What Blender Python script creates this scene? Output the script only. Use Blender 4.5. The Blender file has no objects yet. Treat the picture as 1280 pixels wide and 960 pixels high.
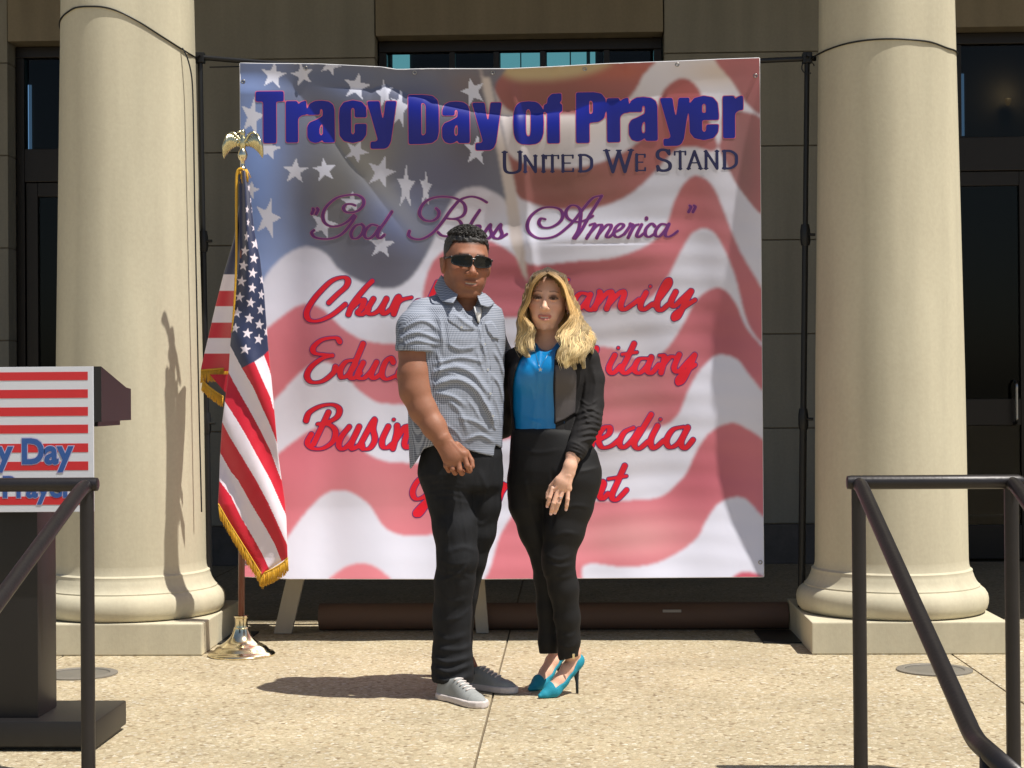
import bpy, math, random
import numpy as np
from mathutils import Vector, Matrix
random.seed(7); np.random.seed(7)
S = bpy.context.scene
COL = S.collection

# ------------------------------------------------------------------ camera, sky, sun, exposure
CAM_H = 1.16
cam_d = bpy.data.cameras.new('camera'); cam = bpy.data.objects.new('camera', cam_d); COL.objects.link(cam)
cam_d.sensor_width = 36; F_PX = 2100.0; cam_d.lens = F_PX / 1280 * 36; cam_d.clip_end = 600; cam_d.clip_start = .05
YAW, PITCH, ROLL = math.radians(2.05), math.radians(.33), math.radians(.42)
CR = (Matrix.Rotation(YAW, 3, 'Z') @ Matrix.Rotation(math.radians(90) + PITCH, 3, 'X') @ Matrix.Rotation(-ROLL, 3, 'Z'))
cam.matrix_world = Matrix.Translation((0, 0, CAM_H)) @ CR.to_4x4()
S.camera = cam
def ray(px, py): return CR @ Vector(((px - 640) / F_PX, (480 - py) / F_PX, -1))
def P(px, py, Y):                      # where the line of sight meets the upright plane Y metres out
    r = ray(px, py); t = Y / r.y
    return Vector((r.x * t, Y, CAM_H + r.z * t))
def G(px, py, z=0):                    # where it meets the level z
    r = ray(px, py); t = (z - CAM_H) / r.z
    return Vector((r.x * t, r.y * t, z))

SUN = Vector((.42, -.215, 1)).normalized()
EL = math.asin(SUN.z); AZ = math.atan2(SUN.x, SUN.y)
W = bpy.data.worlds.new('World'); S.world = W; W.use_nodes = True
wn = W.node_tree; bg = wn.nodes['Background']
sky = wn.nodes.new('ShaderNodeTexSky'); sky.sky_type = 'NISHITA'; sky.sun_disc = False
sky.sun_elevation = EL; sky.sun_rotation = AZ; sky.air_density = 1.0; sky.dust_density = 1.2
wn.links.new(sky.outputs[0], bg.inputs[0]); bg.inputs[1].default_value = .076
sl = bpy.data.lights.new('sun', 'SUN'); sl.energy = 5.0; sl.angle = math.radians(.5); sl.color = (1, .955, .87)
so = bpy.data.objects.new('sun', sl); COL.objects.link(so); so.rotation_euler = SUN.to_track_quat('Z', 'Y').to_euler()
S.view_settings.view_transform = 'Standard'; S.view_settings.look = 'None'
S.view_settings.exposure = .22; S.view_settings.gamma = 1

# ------------------------------------------------------------------ helpers
def lin(r, g, b):
    f = lambda c: (c / 255 / 12.92) if c <= 10 else ((c / 255 + .055) / 1.055) ** 2.4
    return (f(r), f(g), f(b))
def mat(name, col=(.5, .5, .5), rough=.6, metal=0, attr=None, noise=None, bump=None, spec=.5, coat=0, stretch=(1, 1, 1), extra=None):
    """noise=(scale, amount, colour2)   bump=(scale, distance, detail)"""
    m = bpy.data.materials.new(name); m.use_nodes = True; nt = m.node_tree; N = nt.nodes; L = nt.links
    b = N['Principled BSDF']; b.inputs['Roughness'].default_value = rough; b.inputs['Metallic'].default_value = metal
    b.inputs['Specular IOR Level'].default_value = spec; b.inputs['Coat Weight'].default_value = coat
    tc = N.new('ShaderNodeTexCoord'); mp = N.new('ShaderNodeMapping'); L.new(tc.outputs['Object'], mp.inputs[0]); mp.inputs['Scale'].default_value = stretch
    if attr:
        a = N.new('ShaderNodeAttribute'); a.attribute_name = attr; src = a.outputs['Color']
    else:
        c = N.new('ShaderNodeRGB'); c.outputs[0].default_value = (*col, 1); src = c.outputs[0]
    if noise:
        t = N.new('ShaderNodeTexNoise'); t.inputs['Scale'].default_value = noise[0]; t.inputs['Detail'].default_value = 6; t.inputs['Roughness'].default_value = .62
        L.new(mp.outputs[0], t.inputs[0])
        r = N.new('ShaderNodeValToRGB'); r.color_ramp.elements[0].position = .35; r.color_ramp.elements[1].position = .68
        L.new(t.outputs['Fac'], r.inputs[0])
        mx = N.new('ShaderNodeMix'); mx.data_type = 'RGBA'
        ml = N.new('ShaderNodeMath'); ml.operation = 'MULTIPLY'; ml.inputs[1].default_value = noise[1]
        L.new(r.outputs[0], ml.inputs[0]); L.new(ml.outputs[0], mx.inputs[0]); L.new(src, mx.inputs[6]); mx.inputs[7].default_value = (*noise[2], 1)
        src = mx.outputs[2]
    if bump:
        t = N.new('ShaderNodeTexNoise'); t.inputs['Scale'].default_value = bump[0]; t.inputs['Detail'].default_value = bump[2] if len(bump) > 2 else 4
        L.new(mp.outputs[0], t.inputs[0]); bp = N.new('ShaderNodeBump'); bp.inputs['Distance'].default_value = bump[1]; bp.inputs['Strength'].default_value = 1
        L.new(t.outputs['Fac'], bp.inputs['Height']); L.new(bp.outputs[0], b.inputs['Normal'])
    L.new(src, b.inputs['Base Color'])
    m['src'] = 1
    return m
def nodes(m): return m.node_tree.nodes, m.node_tree.links, m.node_tree.nodes['Principled BSDF']

def link(name, me, m=None, parent=None, smooth=None):
    if m: me.materials.append(m)
    if smooth is not None: me.polygons.foreach_set('use_smooth', [smooth] * len(me.polygons))
    o = bpy.data.objects.new(name, me); COL.objects.link(o)
    if parent: o.parent = parent
    return o
def mesh(name, v, f, m=None, parent=None, smooth=False, mats=None, mi=None):
    me = bpy.data.meshes.new(name); me.from_pydata([tuple(x) for x in v], [], [tuple(x) for x in f]); me.update()
    o = link(name, me, m, parent, smooth)
    return o
def empty(name, label, cat, loc=(0, 0, 0), rz=0, group=None):
    o = bpy.data.objects.new(name, None); COL.objects.link(o); o.location = loc; o.rotation_euler = (0, 0, rz); o.empty_display_size = .1
    o['label'] = label; o['category'] = cat
    if group: o['group'] = group
    return o
def tag(o, label, cat, group=None):
    o['label'] = label; o['category'] = cat
    if group: o['group'] = group
    return o
class MB:
    def __init__(s): s.v = []; s.f = []
    def add(s, v, f):
        n = len(s.v); s.v += [tuple(x) for x in v]; s.f += [tuple(i + n for i in x) for x in f]; return s
    def box(s, a, b, bev=0):
        x0, y0, z0 = a; x1, y1, z1 = b
        if bev <= 0:
            v = [(x0, y0, z0), (x1, y0, z0), (x1, y1, z0), (x0, y1, z0), (x0, y0, z1), (x1, y0, z1), (x1, y1, z1), (x0, y1, z1)]
            return s.add(v, [(0, 3, 2, 1), (4, 5, 6, 7), (0, 1, 5, 4), (1, 2, 6, 5), (2, 3, 7, 6), (3, 0, 4, 7)])
        import bmesh
        bm = bmesh.new(); bmesh.ops.create_cube(bm, size=1)
        for q in bm.verts: q.co = Vector(((x0 + x1) / 2 + q.co.x * (x1 - x0), (y0 + y1) / 2 + q.co.y * (y1 - y0), (z0 + z1) / 2 + q.co.z * (z1 - z0)))
        bmesh.ops.bevel(bm, geom=list(bm.edges), offset=bev, segments=2, affect='EDGES', profile=.6)
        bm.verts.index_update()
        s.add([q.co[:] for q in bm.verts], [[q.index for q in f.verts] for f in bm.faces]); bm.free(); return s
    def tube(s, pts, r, n=16, cap=True, radii=None):
        pts = [Vector(p) for p in pts]; k = len(pts); rings = []
        T = [(pts[min(i + 1, k - 1)] - pts[max(i - 1, 0)]).normalized() for i in range(k)]
        up = Vector((0, 0, 1)) if abs(T[0].z) < .9 else Vector((1, 0, 0))
        a = (up - T[0] * up.dot(T[0])).normalized(); v = []
        for i in range(k):
            a = (a - T[i] * a.dot(T[i])).normalized(); b = T[i].cross(a); rr = radii[i] if radii else r
            for j in range(n):
                t = 2 * math.pi * j / n; v.append(pts[i] + (a * math.cos(t) + b * math.sin(t)) * rr)
        f = [(i * n + j, i * n + (j + 1) % n, (i + 1) * n + (j + 1) % n, (i + 1) * n + j) for i in range(k - 1) for j in range(n)]
        if cap: f += [tuple(range(n))[::-1], tuple(range((k - 1) * n, k * n))]
        return s.add(v, f)
    def lathe(s, prof, n=96, c=(0, 0, 0), cap=True):
        v = [(c[0] + r * math.cos(2 * math.pi * j / n), c[1] + r * math.sin(2 * math.pi * j / n), c[2] + z) for r, z in prof for j in range(n)]
        f = [(i * n + j, i * n + (j + 1) % n, (i + 1) * n + (j + 1) % n, (i + 1) * n + j) for i in range(len(prof) - 1) for j in range(n)]
        if cap: f += [tuple(range(n))[::-1], tuple(range((len(prof) - 1) * n, len(prof) * n))]
        return s.add(v, f)
    def prism(s, poly, axis_vec, origin=None):
        k = len(poly); a = Vector(axis_vec); v = [Vector(p) for p in poly] + [Vector(p) + a for p in poly]
        f = [tuple(range(k)), tuple(range(k, 2 * k))[::-1]] + [(i, k + i, k + (i + 1) % k, (i + 1) % k) for i in range(k)]
        return s.add(v, f)
    def build(s, name, m, parent=None, smooth=False, auto=None):
        o = mesh(name, s.v, s.f, m, parent, smooth or auto is not None)
        if auto is not None: sharp(o.data, auto)
        import bmesh
        bm = bmesh.new(); bm.from_mesh(o.data); bmesh.ops.recalc_face_normals(bm, faces=bm.faces); bm.to_mesh(o.data); bm.free()
        return o
def sharp(me, deg):
    import bmesh
    bm = bmesh.new(); bm.from_mesh(me); c = math.radians(deg)
    for e in bm.edges:
        if len(e.link_faces) == 2 and e.link_faces[0].normal.angle(e.link_faces[1].normal, 0) > c: e.smooth = False
    for f in bm.faces: f.smooth = True
    bm.to_mesh(me); bm.free()
def smooth_pts(pts, n=8, closed=False):
    pts = [np.array(p, float) for p in pts]; k = len(pts); out = []
    rng = range(k) if closed else range(k - 1)
    g = (lambda i: pts[i % k]) if closed else (lambda i: pts[max(0, min(k - 1, i))])
    for i in rng:
        p0, p1, p2, p3 = g(i - 1), g(i), g(i + 1), g(i + 2)
        for j in range(n):
            t = j / n; out.append(.5 * ((2 * p1) + (-p0 + p2) * t + (2 * p0 - 5 * p1 + 4 * p2 - p3) * t * t + (-p0 + 3 * p1 - 3 * p2 + p3) * t ** 3))
    if not closed: out.append(pts[-1])
    return np.array(out)

# ------------------------------------------------------------------ materials of the place
M = {}
def stone(name, c, c2, amt=.5, sc=2.2, st=(1, 1, 1)):
    m = mat(name, c, .85, noise=(sc, amt, c2), bump=(120, .0005, 5), spec=.25, stretch=st)
    N, L, b = nodes(m)   # fine pitting on top of the broad tone
    t = N.new('ShaderNodeTexNoise'); t.inputs['Scale'].default_value = 55; t.inputs['Detail'].default_value = 5
    tc = N['Texture Coordinate']; L.new(tc.outputs['Object'], t.inputs[0])
    src = b.inputs['Base Color'].links[0].from_socket
    mx = N.new('ShaderNodeMix'); mx.data_type = 'RGBA'; mx.blend_type = 'OVERLAY'; mx.inputs[0].default_value = .10
    L.new(src, mx.inputs[6]); L.new(t.outputs['Fac'], mx.inputs[7]); mp2 = N.new('ShaderNodeMapping'); mp2.inputs['Scale'].default_value = (4, 4, .35); L.new(tc.outputs['Object'], mp2.inputs[0]); t2 = N.new('ShaderNodeTexNoise'); t2.inputs['Scale'].default_value = 1.6; t2.inputs['Detail'].default_value = 7; L.new(mp2.outputs[0], t2.inputs[0])
    r2 = N.new('ShaderNodeMapRange'); r2.inputs['From Min'].default_value = .32; r2.inputs['From Max'].default_value = .68; r2.inputs['To Min'].default_value = .86; r2.inputs['To Max'].default_value = 1.05; L.new(t2.outputs['Fac'], r2.inputs['Value'])
    sc2 = N.new('ShaderNodeVectorMath'); sc2.operation = 'SCALE'; L.new(mx.outputs[2], sc2.inputs[0]); L.new(r2.outputs[0], sc2.inputs['Scale']); L.new(sc2.outputs[0], b.inputs['Base Color'])
    return m
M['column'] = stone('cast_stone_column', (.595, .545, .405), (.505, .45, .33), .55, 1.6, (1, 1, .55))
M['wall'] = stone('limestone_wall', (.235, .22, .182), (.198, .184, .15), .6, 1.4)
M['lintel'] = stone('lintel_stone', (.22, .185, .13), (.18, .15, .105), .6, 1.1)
M['granite'] = stone('dark_granite', (.10, .09, .085), (.06, .055, .05), .6, 9)
M['joint'] = mat('joint_shadow_gap', (.16, .14, .11), .95)
M['bronze'] = mat('dark_bronze_frame', (.018, .014, .012), .38, .5, bump=(40, .0004))
M['rail'] = mat('painted_bronze_rail', (.020, .017, .018), .40, .35, noise=(18, .45, (.030, .026, .026)), bump=(90, .0006), spec=.6)
M['pole'] = mat('black_steel_pole', (.016, .016, .017), .42, .3)
M['podium'] = mat('dark_laminate', (.0085, .0075, .0078), .45, 0, noise=(6, .4, (.013, .0115, .012)), bump=(220, .0002), spec=.5, stretch=(1, 1, .12))
M['interior'] = mat('dim_interior', (.05, .045, .04), .9)

# aggregate paving: pebbles of several tones
pm = bpy.data.materials.new('exposed_aggregate'); pm.use_nodes = True
N, L, b = nodes(pm); b.inputs['Roughness'].default_value = .8; b.inputs['Specular IOR Level'].default_value = .3
tc = N.new('ShaderNodeTexCoord')
vo = N.new('ShaderNodeTexVoronoi'); vo.inputs['Scale'].default_value = 66; L.new(tc.outputs['Object'], vo.inputs[0])
rp = N.new('ShaderNodeValToRGB'); L.new(vo.outputs['Color'], rp.inputs[0])
els = rp.color_ramp.elements; els[0].position = 0; els[0].color = (.17, .115, .065, 1); els[1].position = 1; els[1].color = (.74, .68, .55, 1)
for p, c in ((.15, (.29, .22, .135)), (.32, (.50, .42, .275)), (.5, (.44, .365, .24)), (.64, (.60, .52, .37)), (.76, (.42, .32, .19)), (.88, (.56, .51, .41))):
    e = els.new(p); e.color = (*c, 1)
vo2 = N.new('ShaderNodeTexVoronoi'); vo2.inputs['Scale'].default_value = 66; vo2.feature = 'DISTANCE_TO_EDGE'; L.new(tc.outputs['Object'], vo2.inputs[0])
mr = N.new('ShaderNodeMapRange'); mr.inputs['From Max'].default_value = .12; L.new(vo2.outputs['Distance'], mr.inputs['Value'])
mx = N.new('ShaderNodeMix'); mx.data_type = 'RGBA'; L.new(mr.outputs[0], mx.inputs[0]); mx.inputs[6].default_value = (.36, .30, .195, 1); L.new(rp.outputs[0], mx.inputs[7])
nz = N.new('ShaderNodeTexNoise'); nz.inputs['Scale'].default_value = 1.7; nz.inputs['Detail'].default_value = 8; L.new(tc.outputs['Object'], nz.inputs[0])
mr2 = N.new('ShaderNodeMapRange'); mr2.inputs['From Min'].default_value = .3; mr2.inputs['From Max'].default_value = .7; mr2.inputs['To Min'].default_value = .84; mr2.inputs['To Max'].default_value = 1.08; L.new(nz.outputs['Fac'], mr2.inputs['Value'])
sc_ = N.new('ShaderNodeVectorMath'); sc_.operation = 'SCALE'; L.new(mx.outputs[2], sc_.inputs[0]); L.new(mr2.outputs[0], sc_.inputs['Scale'])
L.new(sc_.outputs[0], b.inputs['Base Color'])
bp = N.new('ShaderNodeBump'); bp.inputs['Distance'].default_value = .0022; bp.inputs['Strength'].default_value = .8; L.new(vo2.outputs['Distance'], bp.inputs['Height']); L.new(bp.outputs[0], b.inputs['Normal'])
M['paving'] = pm
dk = pm.copy(); dk.name = 'shade_darkened_paving'  # same paving, darkened in colour to deepen the shade under the portico
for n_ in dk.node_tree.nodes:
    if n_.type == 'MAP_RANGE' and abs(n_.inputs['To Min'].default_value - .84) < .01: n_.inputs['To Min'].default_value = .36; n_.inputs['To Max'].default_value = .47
M['paving_shaded'] = dk
M['grout'] = mat('paving_joint', (.20, .155, .10), .95)

# ------------------------------------------------------------------ platform, steps, lower ground
Y_EDGE, Y_WALL = 5.19, 11.4
platform = MB().box((-9, Y_EDGE + .01, -.5), (9, Y_WALL + 4.6, -.012)).build('platform', M['grout']); platform['kind'] = 'structure'
gx0 = G(637, 790).x; gx1 = G(1196, 822).x; dxs = gx1 - gx0
xs = [gx0 + k * dxs for k in range(-4, 5)]; ys = [Y_EDGE, 8.62, Y_WALL + .02]
for i in range(len(xs) - 1):
    for j in range(len(ys) - 1):
        MB().box((xs[i] + .0035, ys[j] + .0035, -.011), (xs[i + 1] - .0035, ys[j + 1] - .0035, 0), .003).build('paving_slab', M['paving_shaded' if j else 'paving'], platform)
nose = MB().box((-9, Y_EDGE - .012, -.05), (9, Y_EDGE - .002, -.003)).build('step_nosing', mat('red_nosing', (.20, .05, .04), .7), platform)
steps = MB()
for k in range(3):
    steps.box((-9, Y_EDGE - .38 * (k + 1), -1.2), (9, Y_EDGE - .38 * k - .014 + (0 if k else 0), -.15 * (k + 1)))
st = steps.build('steps', M['paving']); st['kind'] = 'structure'
gr = MB().box((-150, -300, -1.3), (150, Y_EDGE - 1.15, -.602)).build('ground', M['paving']); gr['kind'] = 'structure'

# ------------------------------------------------------------------ back wall with stone blocks, openings and glazing
def wx(px): return P(px, 480, Y_WALL).x
def wz(py): return P(700, py, Y_WALL).z
wall = MB()
OPEN = [(-4.15 + 0, wx(240) - .35), (wx(472), wx(833)), (wx(1186) - .12, wx(1186) + 1.34)]
OPEN[0] = (wx(12), wx(12) + 1.25); ZL = wz(42)
edges = [-7.5] + [e for o in OPEN for e in o] + [7.5]
building = empty('building_wall', 'shaded tan stone block facade behind the two columns and banner', 'building', (0, Y_WALL, 0))
def wbox(name, a, c, m, parent=building, bev=.004):
    a = (a[0], a[1] - Y_WALL, a[2]); c = (c[0], c[1] - Y_WALL, c[2])
    return MB().box(a, c, bev).build(name, m, parent)
zb = wz(656); courses = [zb]
z = wz(537)
while z < 5.6: courses.append(z); z += .636
for i in range(0, len(edges), 2):                       # piers
    x0, x1 = edges[i], edges[i + 1]
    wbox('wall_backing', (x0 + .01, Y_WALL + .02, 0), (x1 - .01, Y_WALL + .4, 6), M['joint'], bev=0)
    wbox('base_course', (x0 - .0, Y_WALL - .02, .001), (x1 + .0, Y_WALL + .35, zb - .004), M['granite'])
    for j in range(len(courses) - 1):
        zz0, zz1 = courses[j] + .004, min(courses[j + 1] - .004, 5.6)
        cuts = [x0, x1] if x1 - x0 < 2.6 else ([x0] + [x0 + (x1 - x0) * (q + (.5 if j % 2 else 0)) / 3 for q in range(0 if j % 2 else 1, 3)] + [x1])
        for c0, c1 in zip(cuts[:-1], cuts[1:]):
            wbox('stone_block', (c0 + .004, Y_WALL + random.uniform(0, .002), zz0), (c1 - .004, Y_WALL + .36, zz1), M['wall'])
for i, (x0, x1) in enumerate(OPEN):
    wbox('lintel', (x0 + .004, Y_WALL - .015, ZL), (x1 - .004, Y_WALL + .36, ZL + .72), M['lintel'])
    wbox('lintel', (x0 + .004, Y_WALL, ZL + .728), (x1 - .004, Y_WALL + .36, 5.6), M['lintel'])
# portico ceiling and beam held by the columns: they throw the shade over the wall
YB = 7.40
roof = empty('portico_roof', 'stone beam and ceiling of the portico above the frame', 'roof', (0, YB, 5.5))
MB().box((-8, 0, -.0), (8, .86, .9), .01).build('beam', M['column'], roof)
MB().box((-8, .865, .25), (8, 4.6 + Y_WALL - YB, .6), 0).build('ceiling', M['wall'], roof)
MB().box((-8, -.12, .905), (8, 8.5, 1.1), .01).build('roof_slab', M['column'], roof)

# glazing
def glass_mat():
    m = bpy.data.materials.new('door_glass'); m.use_nodes = True; nt = m.node_tree; N = nt.nodes; L = nt.links
    N.remove(N['Principled BSDF']); out = N['Material Output']
    tr = N.new('ShaderNodeBsdfTransparent'); tr.inputs[0].default_value = (.55, .56, .55, 1)
    gl = N.new('ShaderNodeBsdfGlossy'); gl.inputs['Roughness'].default_value = .02
    fr = N.new('ShaderNodeFresnel'); fr.inputs[0].default_value = 1.28
    mx = N.new('ShaderNodeMixShader'); L.new(fr.outputs[0], mx.inputs[0]); L.new(tr.outputs[0], mx.inputs[1]); L.new(gl.outputs[0], mx.inputs[2]); L.new(mx.outputs[0], out.inputs[0])
    return m
M['glass'] = glass_mat()
def emis(name, c, s):
    m = bpy.data.materials.new(name); m.use_nodes = True; b = m.node_tree.nodes['Principled BSDF']
    b.inputs['Base Color'].default_value = (.02, .02, .02, 1); b.inputs['Emission Color'].default_value = (*c, 1); b.inputs['Emission Strength'].default_value = s
    return m
def storefront(x0, x1, label, doors, transom_z, mull, cat='door'):
    t = empty('glazed_entrance', label, cat, (x0, Y_WALL + .2, 0)); w = x1 - x0; H = ZL - .004
    def bar(n, a, c): return MB().box((a[0], a[1], a[2]), (c[0], c[1], c[2]), .004).build(n, M['bronze'], t)
    bar('head_frame', (.004, -.045, H - .075), (w - .004, .045, H)); bar('jamb', (.004, -.045, .002), (.06, .045, H - .077)); bar('jamb', (w - .06, -.045, .002), (w - .004, .045, H - .077))
    bar('transom_bar', (.062, -.05, transom_z), (w - .062, .05, transom_z + .23))
    for mx_ in mull: bar('mullion', (mx_ - .02, -.04, transom_z + .232), (mx_ + .02, .04, H - .077))
    zs = [.062] + list(mull) + [w - .062]
    for a, c in zip(zs[:-1], zs[1:]):
        MB().box((a + .02, -.004, transom_z + .235), (c - .02, .004, H - .08)).build('pane', M['glass'], t)
    dw = (w - .124) / doors
    for k in range(doors):
        a = .062 + k * dw; c = a + dw
        d = MB().box((a + .003, -.03, .01), (a + .085, .03, transom_z - .003), .004).box((c - .085, -.03, .01), (c - .003, .03, transom_z - .003), .004) \
            .box((a + .086, -.028, .01), (c - .086, .028, .24), .003).box((a + .086, -.028, transom_z - .1), (c - .086, .028, transom_z - .003), .003) \
            .box((a + .086, -.028, .92), (c - .086, .028, 1.1), .003).build('door', M['bronze'], t)
        MB().box((a + .087, -.004, .242), (c - .087, .004, .918)).build('glass', M['glass'], d)
        MB().box((a + .087, -.004, 1.102), (c - .087, .004, transom_z - .102)).build('glass', M['glass'], d)
        hx = (c - .13) if k % 2 == 0 else (a + .13); sgn = -1 if k % 2 == 0 else 1
        pts = smooth_pts([(hx, -.03, .93), (hx, -.085, .95), (hx, -.09, 1.0), (hx, -.09, 1.14), (hx, -.085, 1.2), (hx, -.03, 1.22)], 5)
        MB().tube(pts, .011, 8).build('handle', M['steel'], d, smooth=True)
    return t
M['steel'] = mat('brushed_steel', (.35, .34, .33), .3, 1)
T_Z = wz(216)
storefront(*OPEN[0], 'dark glazed doorway left of the left column', 1, T_Z, [.5])
storefront(*OPEN[1], 'dark glazed doors behind the banner with blue transom panes above', 2, T_Z, [wx(566) - OPEN[1][0], wx(622) - OPEN[1][0], wx(681) - OPEN[1][0], wx(762) - OPEN[1][0]], 'door')
storefront(*OPEN[2], 'dark glazed double doors with looped handle right of the right column', 2, T_Z, [wx(1212) - OPEN[2][0] - .02, wx(1212) - OPEN[2][0] + .85])
# lobby behind the glass
YF = Y_WALL + 4.4
lob = empty('lobby', 'unlit lobby seen through the dark door glass', 'room', (0, YF, 0))
MB().box((-7.5, 0, 0), (7.5, .1, 5.6)).build('far_wall', M['interior'], lob)
MB().box((-7.6, -4, 0), (-7.5, 0, 5.6)).box((7.5, -4, 0), (7.6, 0, 5.6)).box((-7.6, -4, 5.601), (7.6, .1, 5.7)).build('side_walls', M['interior'], lob)
M['pane'] = emis('daylit_window_pane', lin(110, 185, 200), 1.5); M['pane2'] = emis('daylit_window_pane_dim', lin(95, 135, 175), .8)
for i, (x0, y0, x1, y1, mm) in enumerate([(491, 64, 512, 110, 'pane'), (626, 61, 650, 110, 'pane'), (652, 61, 678, 110, 'pane'), (684, 60, 712, 110, 'pane'), (714, 60, 733, 110, 'pane'), (738, 60, 744, 110, 'pane'), (1172, 92, 1205, 170, 'pane2'), (31, 106, 39, 190, 'pane2')]):
    a, c = P(x0, y1, YF - .02), P(x1, y0, YF - .02)
    MB().box((a.x, -.02, a.z), (c.x, -.005, c.z)).build('window_pane', M[mm], lob)
a = P(1260, 127, YF - .1)
sc = MB().lathe([(.012, -.035), (.022, -.012), (.032, .025), (.03, .027), (.02, -.008), (.0, -.01)], 20, (a.x, a.y, a.z), cap=False).build('wall_sconce', emis('warm_lamp_shade', (1, .62, .22), .10), None, smooth=True)
tag(sc, 'small warm wall lamp glowing inside the right doorway', 'lamp')
pl = bpy.data.lights.new('sconce_light', 'POINT'); pl.energy = 1.4; pl.color = (1, .75, .4); pl.shadow_soft_size = .03
po = bpy.data.objects.new('sconce_light', pl); COL.objects.link(po); po.location = (a.x, a.y - .05, a.z + .08); 

# ------------------------------------------------------------------ columns
YC = 7.88
def column(cx, label):
    t = empty('column', label, 'column', (cx, YC, 0), 0, 'portico columns')
    s = .43
    pl = MB().box((-s, -s, .001), (s, s, .143), .006).build('plinth', M['column'], t)
    prof = [(.36, .144), (.405, .1445), (.418, .150), (.430, .165), (.436, .187), (.437, .207), (.433, .228), (.422, .246), (.408, .258), (.400, .262), (.400, .268),
            (.392, .274), (.382, .288), (.374, .304), (.369, .320), (.366, .326), (.366, .338), (.362, .341), (.355, .346), (.3505, .362), (.349, .385)]
    MB().lathe(prof, 128, cap=False).build('base', M['column'], t, auto=35)
    zz = np.linspace(.385, 5.3, 24); r = np.interp(zz, [.385, 1.2, 3.0, 5.3], [.349, .341, .309, .275])
    sh = MB().lathe(list(zip(r, zz)), 128, cap=False).build('shaft', M['column'], t, smooth=True)
    MB().lathe([(.275, 5.301), (.30, 5.33), (.30, 5.36), (.34, 5.42), (.34, 5.44)], 96, cap=False).box((-.38, -.38, 5.441), (.38, .38, 5.499)).build('capital', M['column'], t, auto=35)
    return t
cxL = P(163.5, 600, YC).x; cxR = P(1113, 600, YC).x
column(cxL, 'smooth round stone column on square plinth behind the lectern and flag')
column(cxR, 'smooth round stone column on square plinth behind the right railing')

# in-ground light covers
M['disc'] = mat('ground_light_lens', (.17, .16, .145), .35, .2, noise=(20, .5, (.24, .22, .19)))
for px, py, lab in ((1168, 838, 'round flush ground light in front of the right column'), (100, 843, 'round flush ground light beside the lectern base')):
    c = G(px, py); t = empty('ground_light', lab, 'light', (c.x, c.y, 0), 0, 'round lights set in the paving')
    MB().lathe([(.155, .0), (.155, .006), (.125, .008), (.12, .005)], 48, cap=False).build('ring', mat('ring_metal', (.24, .22, .19), .5, .3), t, auto=30)
    MB().lathe([(.0, .004), (.119, .004)], 48, cap=False).build('lens', M['disc'], t)

# ================================================================== BANNER
YBN = 7.95
BX0, BX1, BZT, BZB = P(302, 400, YBN).x, P(952, 400, YBN).x, P(640, 77, YBN).z, P(640, 722, YBN).z
def uv_of(px, py):                     # print coordinates (the printed sheet laid flat) -> metres
    px = np.asarray(px, float); py = np.asarray(py, float)
    return BX0 + (px - 302) / 650 * (BX1 - BX0), BZT - (py - 75) / 646 * (BZT - BZB)
def gs(x, c, w): return np.exp(-((x - c) / w) ** 2)
def sst(x, a, b):
    t = np.clip((x - a) / (b - a), 0, 1); return t * t * (3 - 2 * t)
def seg_d(x, y, pts):
    d = np.full(x.shape, 1e9)
    for (ax, ay), (bx, by) in zip(pts[:-1], pts[1:]):
        vx, vy = bx - ax, by - ay; t = np.clip(((x - ax) * vx + (y - ay) * vy) / (vx * vx + vy * vy), 0, 1)
        d = np.minimum(d, np.hypot(x - ax - t * vx, y - ay - t * vy))
    return d
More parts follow.
